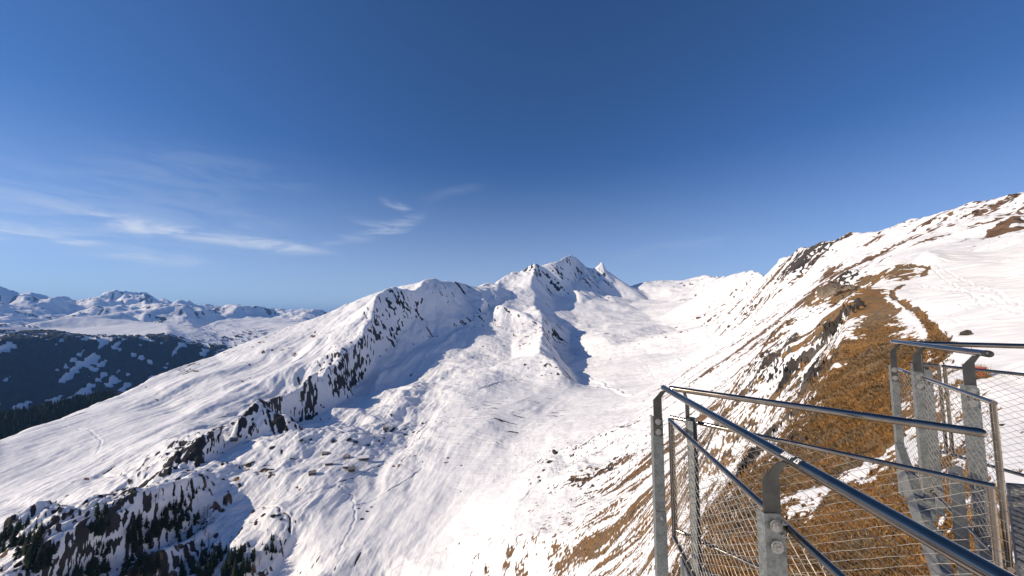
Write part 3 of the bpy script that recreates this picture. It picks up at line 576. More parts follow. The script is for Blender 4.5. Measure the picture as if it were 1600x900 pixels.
def line_dist(pix, wob=0.0, seed=0, **kw):
    """distance over the ground from a line traced across the land"""
    P_ = [hit(*p, **kw) for p in pix]; D = np.full(Z.shape, 1e6, np.float32)
    xs = [p.x for p in P_]; ys = [p.y for p in P_]; mg = 60
    mk = (X > min(xs)-mg) & (X < max(xs)+mg) & (Y > min(ys)-mg) & (Y < max(ys)+mg)
    xx, yy = X[mk], Y[mk]
    if wob: xx = xx+perlin(X[mk]/(wob*5), Y[mk]/(wob*5), seed)*wob; yy = yy+perlin(X[mk]/(wob*5)+9, Y[mk]/(wob*5), seed+1)*wob
    d = np.full(xx.shape, 1e6)
    for p, q in zip(P_[:-1], P_[1:]):
        ex, ey = q.x-p.x, q.y-p.y; l2 = ex*ex+ey*ey+1e-9
        t_ = np.clip(((xx-p.x)*ex+(yy-p.y)*ey)/l2, 0, 1); d = np.minimum(d, np.hypot(xx-p.x-t_*ex, yy-p.y-t_*ey))
    D[mk] = d; return D
# the brown edge of the footpath round the piste, and other bare lines
for pix, wd_, wob in (([(1412, 444), (1395, 453), (1394, 461), (1410, 471), (1429, 483), (1445, 499), (1457, 515), (1468, 534), (1476, 545)], .42, .3), ([(1413, 415), (1422, 409), (1440, 412), (1450, 421), (1444, 431)], .55, .5),
                      ([(1334, 467), (1284, 502), (1236, 534), (1198, 562)], 1.0, 1.2), ([(1300, 500), (1262, 530), (1225, 558)], .7, 1.0), ([(1270, 560), (1235, 590), (1205, 620)], 1.0, 1.0),
                      ([(1345, 452), (1300, 446), (1290, 452)], 1.3, .6)):
    d = line_dist(pix, wob, 31, rmin=20); A_grass = np.maximum(A_grass, sstep(d, wd_*1.8, wd_*.6))
    Z -= .25*sstep(d, wd_*2, 0)
for pix, wd_ in (([(365, 660), (345, 672), (330, 680)], 5), ([(310, 687), (296, 697), (280, 712), (262, 727), (243, 742)], 6), ([(243, 742), (222, 760), (205, 775), (185, 792), (165, 812)], 5), ([(400, 637), (380, 650), (365, 660)], 5)):
    d = line_dist(pix, 5, 71, rmin=400); A_rock = np.maximum(A_rock, sstep(d+n_fine*4+n_iso*2, wd_*1.1, wd_*.5))
# black crags standing out of the snowy gully
for pix, wd_, hh_ in (([(1343, 476), (1330, 486), (1318, 497)], 1.5, 1.2), ([(1318, 500), (1300, 514), (1288, 524)], 1.6, 1.5), ([(1290, 520), (1296, 533), (1282, 541)], 1.7, 1.6), ([(1284, 545), (1266, 552), (1256, 566), (1246, 572)], 2.2, 1.8),
                      ([(1246, 575), (1232, 584), (1228, 596)], 1.9, 1.6), ([(1262, 585), (1272, 595), (1262, 606)], 1.5, 1.2), ([(1200, 690), (1185, 715), (1165, 735)], 1.2, .8), ([(1255, 640), (1235, 655)], 1.2, .6)):
    wd_ *= .62; hh_ *= .7; d = line_dist(pix, wd_*1.6, 91, rmin=40); kk = sstep(d+n_fine*.9*wd_+n_iso*.5*wd_, wd_*1.25, wd_*.7)
    A_rock = np.maximum(A_rock, kk); Z += kk*(hh_*.5+fbm([3.1, 1.6, .8, .4], .35, ridged=True, seed=95, weight=kk))
# footpaths, streams and ski tracks cut into the valley snow
for pix, wd_, dep, dark in (
        ([(1620, 470), (1540, 462), (1480, 452), (1440, 446)], .22, .17, 0), ([(1620, 500), (1560, 480), (1500, 474), (1445, 478)], .2, .16, 0), ([(1600, 430), (1540, 440), (1480, 444), (1420, 452)], .3, .17, 0), ([(1455, 420), (1480, 440), (1530, 470), (1600, 520)], .18, .16, 0), ([(1465, 415), (1500, 435), (1560, 455), (1620, 485)], .18, .16, 0),
        ([(1460, 500), (1500, 505), (1560, 520), (1620, 530)], .14, .07, 0), ([(1470, 515), (1490, 490), (1530, 480)], .14, .07, 0), ([(1620, 400), (1540, 408), (1480, 410), (1440, 404)], .5, .25, 0),
        ([(750, 609), (790, 596), (830, 587), (857, 585), (873, 586)], 2.6, 1.6, .5), ([(600, 680), (640, 668), (668, 660)], 2.2, 1.5, .45), ([(700, 660), (760, 652), (830, 640), (870, 637)], 2.0, 1.0, .2),
        ([(600, 900), (640, 880), (700, 855), (745, 834), (785, 812), (820, 778), (850, 742)], 1.6, .9, .15), ([(530, 760), (550, 775), (556, 800), (550, 825), (535, 850), (525, 870)], 1.2, .5, .2),
        ([(480, 772), (520, 762), (560, 742), (600, 725), (650, 712), (690, 700), (760, 690), (830, 690)], 1.5, 1.0, .35), ([(560, 790), (600, 772), (640, 748), (660, 730)], 1.4, 1.0, .35),
        ([(95, 665), (140, 672), (160, 690), (150, 710)], 1.6, .5, .1), ([(60, 770), (160, 745), (240, 738), (330, 730), (370, 728)], 2.4, 1.3, .0), ([(370, 728), (420, 727), (470, 716)], 2.0, 1.2, .25),
        ([(985, 620), (1010, 612), (1035, 605), (1040, 590), (1015, 575), (1000, 560)], 2.0, .6, .1), ([(1010, 585), (1060, 560), (1110, 545), (1125, 530), (1105, 515), (1110, 500)], 3.5, 1.6, .1),
        ([(965, 535), (1000, 525), (1035, 520)], 4, 2.2, .35), ([(1020, 568), (1060, 560), (1090, 552)], 2.6, 1.8, .4), ([(900, 580), (940, 598), (985, 618)], 3.4, -2.4, .0),
        ([(395, 797), (410, 792), (440, 800), (450, 806), (455, 822), (448, 838)], 1.2, .9, .6), ([(440, 860), (450, 840), (455, 825)], 1.2, .9, .5), ([(1330, 400), (1390, 412), (1420, 420)], 2.5, 1.2, .0)):
    d = line_dist(pix, wd_*1.6, 51, rmin=60); prof = np.exp(-(d/wd_)**2)-.45*np.exp(-((d-wd_*1.9)/wd_)**2)
    Z -= prof*dep
    if dark: A_rock = np.maximum(A_rock, sstep(d, wd_*1.0, wd_*.3)*sstep(n_fine+(dark-.5)*1.6, -.1, .15))
me = bpy.data.meshes.new('snow_terrain')
co = np.stack([X, Y, Z], -1).reshape(-1, 3).astype(np.float32)
me.vertices.add(len(co)); me.vertices.foreach_set('co', co.ravel())
ii = np.arange(n_r*n_c, dtype=np.int32).reshape(n_r, n_c)
quads = np.stack([ii[:-1, :-1], ii[:-1, 1:], ii[1:, 1:], ii[1:, :-1]], -1).reshape(-1, 4)
me.loops.add(quads.size); me.loops.foreach_set('vertex_index', quads.ravel())
me.polygons.add(len(quads)); me.polygons.foreach_set('loop_start', np.arange(0, quads.size, 4, dtype=np.int32))
try: me.polygons.foreach_set('loop_total', np.full(len(quads), 4, dtype=np.int32))
except Exception: pass
me.update(calc_edges=True)
me.polygons.foreach_set('use_smooth', np.ones(len(quads), dtype=bool))
for nm, arr in (('rough', np.clip(rough, 0, 1.5)), ('grass', A_grass), ('rock', A_rock), ('wood', A_wood)):
    at = me.attributes.new(nm, 'FLOAT', 'POINT'); at.data.foreach_set('value', arr.ravel().astype(np.float32))
terr = bpy.data.objects.new('snow_terrain', me); C.objects.link(terr); tag(terr, kind='structure')
co = None

def ground(x, y):
    """height of the finished terrain"""
    a = math.atan2(x, y); l = math.log(max(3.0, math.hypot(x, y)))
    j = int(np.clip(np.searchsorted(azs, a)-1, 0, n_c-2)); i = int(np.clip(np.searchsorted(lr, l)-1, 0, n_r-2))
    u = (a-azs[j])/(azs[j+1]-azs[j]); v = (l-lr[i])/(lr[i+1]-lr[i])
    return float((Z[i, j]*(1-u)+Z[i, j+1]*u)*(1-v)+(Z[i+1, j]*(1-u)+Z[i+1, j+1]*u)*v)

m = bpy.data.materials.new('snow_rock_and_grass'); m.use_nodes = True; t = m.node_tree; b = t.nodes['Principled BSDF']; n = NT(t)
geo = n.n('ShaderNodeNewGeometry'); pos = geo.outputs['Position']
ag, ar, aw = n.attr('grass'), n.attr('rock'), n.attr('wood')
dist = n.n('ShaderNodeVectorMath', operation='LENGTH'); n.l(pos, dist.inputs[0]); dist = dist.outputs['Value']
nf = n.noise(pos, 1.7, 8, .68); nf2 = n.noise(pos, 9.0, 6, .7); nm_ = n.noise(pos, .11, 8, .62); ng = n.noise(pos, .012, 8, .6)
snow = n.mix(n.mr(nm_, .3, .7), (.76, .765, .785), (.83, .83, .835))
turf = n.mix(n.mr(nf2, .38, .62), (.115, .055, .018), (.34, .175, .055))
turf = n.mix(n.mr(nf, .42, .66), turf, (.20, .13, .065))
turf = n.mix(n.mr(n.noise(pos, .35, 8, .7), .46, .62, 0, .8), turf, n.mix(n.mr(nf2, .4, .6), (.05, .040, .028), (.16, .125, .085)))
turf = n.mix(n.mr(n.noise(pos, .085, 7, .68), .46, .60, 0, .6), turf, n.mix(n.mr(nf, .4, .6), (.07, .055, .038), (.19, .15, .10)))
farturf = n.mix(n.mr(nm_, .35, .65), (.10, .060, .038), (.20, .125, .078))
turf = n.mix(n.mr(dist, 150.0, 450.0), turf, farturf)
stone = n.mix(n.mr(nm_, .35, .65), (.024, .023, .024), (.090, .078, .068)); stone = n.mix(n.mr(ng, .45, .65, 0, .6), stone, (.085, .065, .046))
stone = n.mix(n.mr(dist, 250.0, 450.0), stone, n.mix(n.mr(ng, .4, .65), (.026, .025, .025), (.062, .054, .047)))
pine = n.mix(n.mr(n.noise(pos, .02, 8, .7), .35, .65), (.004, .009, .010), (.014, .022, .021))
# ragged borders
def rag(a, k, sc_): return n.mr(n.m('ADD', a, n.m('MULTIPLY', n.m('SUBTRACT', n.noise(pos, sc_, 6, .7), .5), k)), .40, .60)
colr = n.mix(n.mr(n.m('ADD', ag, n.m('MULTIPLY', n.m('SUBTRACT', n.m('ADD', n.m('MULTIPLY', n.noise(pos, 5.0, 8, .75), .6), n.m('MULTIPLY', n.noise(pos, .9, 8, .7), .4)), .5), 1.9)), .38, .58), snow, turf)
colr = n.mix(rag(ar, 1.0, .6), colr, stone)
colr = n.mix(rag(aw, .8, .02), colr, pine)
n.l(colr, b.inputs['Base Color'])
soft = n.m('MAXIMUM', n.m('MAXIMUM', ag, ar), aw)
n.l(n.mr(soft, .3, .7, .62, .95), b.inputs['Roughness']); b.inputs['Specular IOR Level'].default_value = .25
b1 = n.n('ShaderNodeBump'); b1.inputs['Strength'].default_value = 1.0
n.l(n.m('MULTIPLY', n.m('ADD', nf, n.m('MULTIPLY', nf2, .35)), n.mr(dist, 10.0, 140.0, 1.0, 0.0)), b1.inputs['Height'])
n.l(n.mr(ag, .3, .7, .018, .22), b1.inputs['Distance'])
mp = n.n('ShaderNodeMapping'); mp.inputs['Scale'].default_value = (1, .22, 1); mp.inputs['Rotation'].default_value = (0, 0, R(8)); n.l(pos, mp.inputs[0])
b2 = n.n('ShaderNodeBump'); b2.inputs['Strength'].default_value = 1.0
n.l(n.m('ADD', n.m('MULTIPLY', n.noise(pos, .2, 9, .66), .35), n.m('MULTIPLY', n.noise(mp.outputs[0], .09, 8, .66), 1.7)), b2.inputs['Height']); n.l(n.m('MULTIPLY', n.mr(dist, 60.0, 400.0), n.m('MULTIPLY', n.mr(soft, .3, .7, 1.3, 3.0), n.mr(n.attr('rough'), .15, .9, .25, 1.0))), b2.inputs['Distance'])
n.l(b1.outputs[0], b2.inputs['Normal']); n.l(b2.outputs[0], b.inputs['Normal'])
me.materials.append(m)

# ------------------------------------------------------------------ haze
hz = bpy.data.meshes.new('haze'); bmz = bmesh.new(); bmesh.ops.create_cube(bmz, size=1.0)
zmin, zmax = float(Z.min())-1, float(Z.max())+30
for v in bmz.verts: v.co = Vector((v.co.x*126000, v.co.y*126000, (zmin if v.co.z < 0 else zmax)))
bmz.to_mesh(hz); bmz.free()
hzo = bpy.data.objects.new('haze', hz); C.objects.link(hzo); tag(hzo, kind='stuff')
hm = bpy.data.materials.new('haze'); hm.use_nodes = True; ht = hm.node_tree; ht.nodes.clear()
ho = ht.nodes.new('ShaderNodeOutputMaterial'); hv = ht.nodes.new('ShaderNodeVolumePrincipled')
hv.inputs['Color'].default_value = (.20, .46, 1, 1); hv.inputs['Density'].default_value = 2.8e-5; hv.inputs['Anisotropy'].default_value = 0.1
ht.links.new(hv.outputs[0], ho.inputs['Volume']); hz.materials.append(hm)
#MARK
# ------------------------------------------------------------------ materials of the made things
M = {}
def steel():
    m = bpy.data.materials.new('brushed_stainless_steel'); m.use_nodes = True; t = m.node_tree; b = t.nodes['Principled BSDF']; n = NT(t)
    tcn = n.n('ShaderNodeTexCoord'); b.inputs['Metallic'].default_value = 1.0
    f = n.noise(tcn.outputs['Object'], 6, 7, .7)
    n.l(n.mix(n.mr(f, .35, .68), (.23, .195, .155), (.31, .268, .218)), b.inputs['Base Color'])
    n.l(n.mr(n.noise(tcn.outputs['Object'], 5, 4, .6), .3, .7, .11, .18), b.inputs['Roughness'])
    return m
def galv():
    m = bpy.data.materials.new('galvanised_steel'); m.use_nodes = True; t = m.node_tree; b = t.nodes['Principled BSDF']; n = NT(t)
    tcn = n.n('ShaderNodeTexCoord'); b.inputs['Metallic'].default_value = .35
    v = n.n('ShaderNodeTexVoronoi'); v.inputs['Scale'].default_value = 90; n.l(tcn.outputs['Object'], v.inputs['Vector'])
    sep = n.n('ShaderNodeSeparateColor'); n.l(v.outputs['Color'], sep.inputs[0])
    f = n.m('ADD', n.m('MULTIPLY', sep.outputs[0], .25), n.m('MULTIPLY', n.noise(tcn.outputs['Object'], 12, 7, .7), .75))
    c1 = n.mix(n.mr(f, .3, .75), (.115, .125, .124), (.225, .24, .235))
    st = n.n('ShaderNodeMapping'); st.inputs['Scale'].default_value = (30, 30, 3); n.l(tcn.outputs['Object'], st.inputs[0])
    n.l(n.mix(n.mr(n.noise(st.outputs[0], 1.0, 6, .6),   .66, .80, 0, .4), c1, (.45, .46, .45)), b.inputs['Base Color'])
    n.l(n.mr(f, .3, .7, .42, .62), b.inputs['Roughness'])
    bp = n.n('ShaderNodeBump'); bp.inputs['Distance'].default_value = .0006; n.l(f, bp.inputs['Height']); n.l(bp.outputs[0], b.inputs['Normal'])
    return m
M['steel'] = steel(); M['galv'] = galv()
M['plate'] = mat('dull_steel_plate', (.065, .065, .06), .42, .6, .25, 9, .0003, 120)
M['wire'] = mat('stainless_wire', (.42, .385, .33), .4, .75, .15, 30)
M['black'] = mat('black_plastic', (.02, .02, .022), .45, 0, .2, 20)
M['bolt'] = mat('zinc_bolt', (.30, .30, .29), .45, .6, .25, 60)
M['grating'] = mat('weathered_grating', (.24, .24, .235), .6, .4, .3, 12)
M['white'] = mat('white_ink', (.8, .8, .8), .6, 0, .05, 50)
M['red'] = mat('red_netting', (.42, .04, .03), .7, 0, .25, 20)
M['wood'] = mat('weathered_timber', (.075, .05, .035), .85, 0, .45, 2.5, .03, 6)
M['snowroof'] = mat('roof_snow', (.80, .80, .81), .7, 0, .04, 1.0, .06, 1.2, spec=.2)
M['greyroof'] = mat('grey_shingles', (.20, .19, .18), .85, 0, .3, 2.0, .02, 6)
M['stonewall'] = mat('rubble_stone', (.13, .12, .11), .9, 0, .45, 1.6, .05, 3)
M['needles'] = mat('spruce_needles', (.024, .036, .018), .9, 0, .5, .6, spec=.1)
M['larch'] = mat('bare_larch_twigs', (.085, .052, .034), .9, 0, .4, .6, spec=.1)
M['bark'] = mat('bark', (.05, .038, .03), .9, 0, .4, 3)
M['rockface'] = mat('dark_rock', (.055, .048, .042), .92, 0, .55, .9, .12, 1.6, spec=.2)
M['crestrock'] = mat('weathered_crest_rock', (.17, .14, .11), .92, 0, .6, .5, .15, 1.2, spec=.2)
M['tuft'] = mat('dry_tuft', (.22, .13, .05), .95, 0, .5, 6, spec=.1)

# ------------------------------------------------------------------ the lookout's railings
H1, HM, HB = -.60, -.89, -1.86        # lower lookout: handrail, top and bottom of the mesh frame
H3, HM3, HB3 = -.25, -.54, -1.51      # upper walkway
TR, MR = .0235, .0165                 # handrail and frame tube radius

def bolt(mb_parent, c, nrm, r=.019):
    mb = MB(); c = Vector(c); nrm = Vector(nrm).normalized()
    mb.tube([c-nrm*.002, c+nrm*.003], r*1.35, 16); mb.tube([c+nrm*.003, c+nrm*.014], r, 6)
    mb.tube([c+nrm*.014, c+nrm*.020], r*.5, 10)
    mb.build('bolt', M['bolt'], mb_parent)
def post(root, base, side, along, top, foot, rail_off, wid=.085, joint=None, nb=2, front=True):
    """upright channel with a cranked flat bracket that carries the handrail.
    base: x, y of the channel's middle; side: unit vector across the rail (towards the deck); along: unit vector facing the viewer"""
    b = Vector((base[0], base[1], 0)); s = Vector((side[0], side[1], 0)).normalized(); a = Vector((along[0], along[1], 0)).normalized()
    z0, z1 = foot, top; th = .007; h = wid/2
    mb = MB()
    def P3(u, z, d=0.0): return b+s*u+a*d+Vector((0, 0, z))
    # channel: web towards the viewer, two flanges behind it
    mb.prism([P3(-h, z0), P3(h, z0), P3(h, z1-.02), P3(h-.02, z1), P3(-h, z1)], -a*th)
    mb.prism([P3(h-th, z0, -th-.001), P3(h, z0, -th-.001), P3(h, z1-.02, -th-.001), P3(h-th, z1-.02, -th-.001)], -a*.045)
    mb.prism([P3(-h, z0, -th-.001), P3(-h+th, z0, -th-.001), P3(-h+th, z1, -th-.001), P3(-h, z1, -th-.001)], -a*.045)
    po = mb.build('post', M['galv'], root, bevel=.0015)
    # bracket: flat bar in front, straight up and then cranked over towards the rail
    mb = MB(); w2 = h*.82; t = rail_off; bd = .0005 if front else -.0165
    hz = root['rail_z']-TR
    poly = [P3(-w2, z1-.16, bd), P3(w2, z1-.16, bd), P3(w2, hz-.055, bd), P3(t+.012, hz+.002, bd), P3(t-.026, hz+.002, bd), P3(-w2, hz-.075, bd)]
    mb.prism(poly, a*.008)
    mb.build('bracket', M['plate'], po, bevel=.001)
    for k in range(nb): bolt(po, P3(0, z1-.045-k*.085, .0085), a)
    for k in range(2):
        mb2 = MB(); mb2.tube([P3(h*.72, z1-.035-k*.05, .001), P3(h*.72, z1-.035-k*.05, .012)], .006, 6)
        mb2.tube([P3(h*.45, z1-.035-k*.05, .013), P3(h*.95, z1-.035-k*.05, .013)], .0035, 8)
        mb2.build('wire_clip', M['bolt'], po)
    if joint:
        mb3 = MB(); mb3.prism([P3(-h-.003, foot, .002), P3(h+.003, foot, .002), P3(h+.003, joint, .002), P3(-h-.003, joint, .002)], a*.006)
        mb3.build('splice_plate', M['galv'], po, bevel=.001)
        bolt(po, P3(.01, joint-.05, .009), a, .013)
    return po
def rope_mesh(mb, A, B, zt, zb, dw=.104, dh=.060, r=.0016):
    """diamond wire net between two uprights, with a loop round each frame tube"""
    A = Vector((A[0], A[1], 0)); B = Vector((B[0], B[1], 0)); Ln = (B-A).length; d = (B-A)/Ln; nrm = Vector((-d.y, d.x, 0))
    Hh = zt-zb; sl = dh/dw*1.0
    nD = int(math.ceil((Ln+Hh/sl)/dw))+1
    for fam in (0, 1):
        for k in range(nD):
            # line: z = zb + sl*(u-u0)   (fam 0)   or mirrored
            u0 = k*dw-Hh/sl
            p = []
            ua, ub = max(0, u0), min(Ln, u0+Hh/sl)
            if ub-ua < .02: continue
            n_ = max(2, int((ub-ua)/(dw/2))+1)
            for i in range(n_):
                u = ua+(ub-ua)*i/(n_-1); z = zb+(u-u0)*sl
                if fam: uu = Ln-u
                else: uu = u
                off = nrm*(.0012 if (i+fam) % 2 else -.0012)
                sag = .003*math.sin(i*2.1+k*1.7+fam)
                p.append(A+d*uu+off+Vector((0, 0, z+sag)))
            mb.tube(p, r, 4, cap=False)
    # loops round the frame
    def ring(c, ax):
        ax = ax.normalized(); u = Vector((0, 0, 1)) if abs(ax.z) < .5 else nrm; v = ax.cross(u)
        pts = [c+(u*math.cos(t)+v*math.sin(t))*(MR+.0012) for t in [2*math.pi*i/12 for i in range(13)]]
        mb.tube(pts, .0013, 4, cap=False)
    for i in range(int(Ln/dw)+1):
        u = min(Ln, (i+.5)*dw)
        ring(A+d*u+Vector((0, 0, zt)), d+Vector((0, 0, .12))); ring(A+d*u+Vector((0, 0, zb)), d+Vector((0, 0, .12)))
    for i in range(int(Hh/dh)):
        ring(A+Vector((0, 0, zb+(i+.5)*dh)), Vector((0, 0, 1))+d*.12); ring(B+Vector((0, 0, zb+(i+.5)*dh)), Vector((0, 0, 1))+d*.12)
def frame(root, A, B, zt, zb):
    mb = MB(); a = Vector((A[0], A[1], 0)); b_ = Vector((B[0], B[1], 0)); up = Vector((0, 0, 1))
    mb.tube([a+up*(zb+MR), a+up*(zt-MR*.2)], MR, 16); mb.tube([b_+up*(zb+MR), b_+up*(zt-MR*.2)], MR, 16)
    d = (b_-a).normalized()
    mb.tube([a-d*MR+up*zt, b_+d*MR+up*zt], MR, 16); mb.tube([a-d*MR+up*zb, b_+d*MR+up*zb], MR, 16)
    o = mb.build('mesh_frame', M['steel'], root); auto_smooth(o)
    mb = MB(); rope_mesh(mb, A, B, zt-MR, zb+MR); mb.build('wire_mesh', M['wire'], root, recalc=False)
def handrail(root, pts, caps=(0, 0), r=TR):
    mb = MB(); mb.tube(pts, r, 32); o = mb.build('handrail', M['steel'], root); auto_smooth(o)
    for e, c in ((0, caps[0]), (-1, caps[1])):
        if not c: continue
        p = Vector(pts[e]); q = Vector(pts[1] if e == 0 else pts[-2]); d = (p-q).normalized()
        mb = MB(); prof = [(-.03, 1.06), (.0, 1.06), (.008, 1.0), (.016, .8), (.021, .5), (.023, .12)]
        mb.tube([p+d*x for x, _ in prof], [r*k for _, k in prof], 24)
        oc = mb.build('end_cap', M['black'] if c == 1 else M['steel'], o); auto_smooth(oc)
    return o

# near railing, running away from the camera on the right-hand side
near_a, near_b = wz(1037, 606, H1), wz(1500, 868, H1); dn = (near_b-near_a).normalized()
na = near_a; nb_ = near_a+dn*3.1
root = empty('lookout_railing', (na.x, na.y, -2.0), 'nearest railing, its thick steel handrail carrying a small black sticker', 'railing'); root['rail_z'] = H1
hr = handrail(root, [na, na+dn*1.0, na+dn*2.0, nb_], caps=(2, 0))
m0, m1 = wz(1047, 657, HM), wz(1302, 890, HM); dm = (m1-m0); dm.z = 0; dm.normalize()
frame(root, (m0.x, m0.y), tuple((m0+dm*3.0)[:2]), HM, HB)
side = Vector((-dn.y, dn.x, 0)).normalized();  side = side if side.x > 0 else -side
def rail_at(y): t = (y-na.y)/(dn.y); return na+dn*t
for yy, jt in ((3.26, -1.62), (1.66, -1.72)):
    c = rail_at(yy); off = .066
    post(root, (c.x-side.x*off, c.y-side.y*off), side, -dn*(-1 if dn.y > 0 else 1)*1.0 if False else (0, -1), HM+.055, -2.35, off-.004, .085, jt, front=yy > 2)
# sticker wrapped on the tube's upper side, with lettering
def on_rail(t, ang, lift=.0004):
    """point on the near handrail's skin: t metres from its far end, ang round it"""
    up = Vector((0, 0, 1)); sd_ = side
    return na+dn*t+(up*math.cos(ang)+sd_*math.sin(ang))*(TR+lift)
def find_t(px):
    best = min(((abs(800+F*(lambda v: v.x/(v.y*cp+v.z*sp))(na+dn*(k*.002))-px), k*.002) for k in range(0, 1500)))
    return best[1]
t0_, t1_ = find_t(1226), find_t(1258)
def wrap_patch(mb, t0, t1, a0, a1, lift, nt=2, na_=8):
    vs, fs = [], []
    for i in range(nt+1):
        for j in range(na_+1): vs.append(on_rail(t0+(t1-t0)*i/nt, a0+(a1-a0)*j/na_, lift))
    for i in range(nt):
        for j in range(na_): fs.append((i*(na_+1)+j, (i+1)*(na_+1)+j, (i+1)*(na_+1)+j+1, i*(na_+1)+j+1))
    mb.add(vs, fs)
mb = MB(); wrap_patch(mb, t0_, t1_, R(-95), R(12), .0006, 2, 16); stk = mb.build('sticker', M['black'], hr, smooth=True, recalc=False)
GL = {'J': ['..#', '..#', '..#', '#.#', '###'], 'A': ['.#.', '#.#', '###', '#.#', '#.#'], 'N': ['#.#', '###', '###', '#.#', '#.#'], 'K': ['#.#', '#.#', '##.', '#.#', '#.#'],
      'E': ['###', '#..', '##.', '#..', '###'], 'S': ['###', '#..', '###', '..#', '###'], 'I': ['###', '.#.', '.#.', '.#.', '###'], ' ': ['...']*5, '1': ['.#', '##', '.#', '.#', '.#'], 'M': ['#.#', '###', '#.#', '#.#', '#.#'],
      'R': ['###', '#.#', '##.', '#.#', '#.#'], 'F': ['###', '#..', '##.', '#..', '#..']}
mb = MB(); txt = 'SI JANKE'; cols = sum(len(GL[c][0])+1 for c in txt)-1
u = 0; La = t1_-t0_
for c in txt:
    g = GL[c]
    for rr_, row in enumerate(g):
        for cc, ch in enumerate(row):
            if ch != '#': continue
            x0 = t1_-La*.08-La*.84*(u+cc)/cols; x1 = t1_-La*.08-La*.84*(u+cc+1.04)/cols
            a0_ = R(-66)+R(58)*rr_/5; a1_ = R(-66)+R(58)*(rr_+1.04)/5
            wrap_patch(mb, x0, x1, a0_, a1_, .0012, 1, 2)
    u += len(g[0])+1
mb.build('lettering', M['white'], stk, recalc=False)

# second railing, from the tip of the lookout to the right
a2, b2_ = wz(1049, 607, H1), wz(1533, 676, H1)
root = empty('lookout_railing', (a2.x, a2.y, -2.0), 'middle railing whose slim handrail runs right from the pointed tip', 'railing'); root['rail_z'] = H1
d2 = (b2_-a2).normalized(); handrail(root, [a2, a2.lerp(b2_, .5), b2_], caps=(2, 2), r=TR*.95)
f2a, f2b = wz(1050, 652, HM), wz(1547, 759, HM); frame(root, (f2a.x, f2a.y), (f2b.x, f2b.y), HM, HB)
s2 = Vector((-d2.y, d2.x, 0)); s2 = s2 if s2.y > 0 else -s2
c = a2+d2*.11
post(root, (c.x+s2.x*.055, c.y+s2.y*.055), -s2, (-d2.x, -d2.y), HM+.06, -2.35, .052, .08)

# upper railing with three posts
a3, b3 = wz(1396, 534, H3), wz(1545, 553, H3)
root = empty('lookout_railing', (b3.x, b3.y, -1.7), 'upper stair railing on three pale galvanised posts, its handrail ending in a round black cap', 'railing'); root['rail_z'] = H3
d3 = (b3-a3).normalized(); handrail(root, [a3, a3.lerp(b3, .5), b3], caps=(2, 1))
s3 = Vector((-d3.y, d3.x, 0)); s3 = s3 if s3.x > 0 else -s3
f3b = wz(1551, 629, HM3); f3a = f3b-Vector((d3.x, d3.y, 0)).normalized()*((b3-a3).length+.12)
f3a = wz(1402, 568, HM3).lerp(f3a, .5); frame(root, (f3a.x, f3a.y), (f3b.x, f3b.y), HM3, -1.55)
for px, jt in ((1394, None), (1432, None), (1513, None)):
    q = min((abs(800+F*(lambda v: v.x/(v.y*cp+v.z*sp))(a3.lerp(b3, k/200)-s3*.055)-px), k) for k in range(0, 206))[1]
    c = a3.lerp(b3, q/200)
    post(root, (c.x-s3.x*.055, c.y-s3.y*.055), s3, (d3.x, d3.y), HM3+.05, -1.80 if px < 1500 else -2.3, .052, {1394: .058, 1432: .07, 1513: .078}[px], front=px < 1400)
# far railing of the upper walkway
a4, b4 = wz(1418, 536, H3), wz(1600, 541, H3); d4 = (b4-a4).normalized()
root = empty('lookout_railing', (a4.x, a4.y, -1.7), 'farthest railing, a level dark handrail and net against the white piste at the right edge', 'railing'); root['rail_z'] = H3
e4 = a4+d4*2.6; handrail(root, [a4, a4.lerp(e4, .5), e4])
s4 = Vector((-d4.y, d4.x, 0)); s4 = s4 if s4.y > 0 else -s4
g0 = wz(1425, 568, HM3); g1 = wz(1580, 584, HM3); dg = (g1-g0).normalized()
gm = wz(1470, 572, HM3); frame(root, (g0.x, g0.y), tuple((gm-dg*.02)[:2]), HM3, HB3); gm = gm+dg*.035; frame(root, (gm.x, gm.y), tuple((gm+dg*2.4)[:2]), HM3, HB3)
c = a4+d4*.10; post(root, (c.x+s4.x*.05, c.y+s4.y*.05), -s4, (-d4.x, -d4.y), HM3+.05, -1.9, .047, .11)

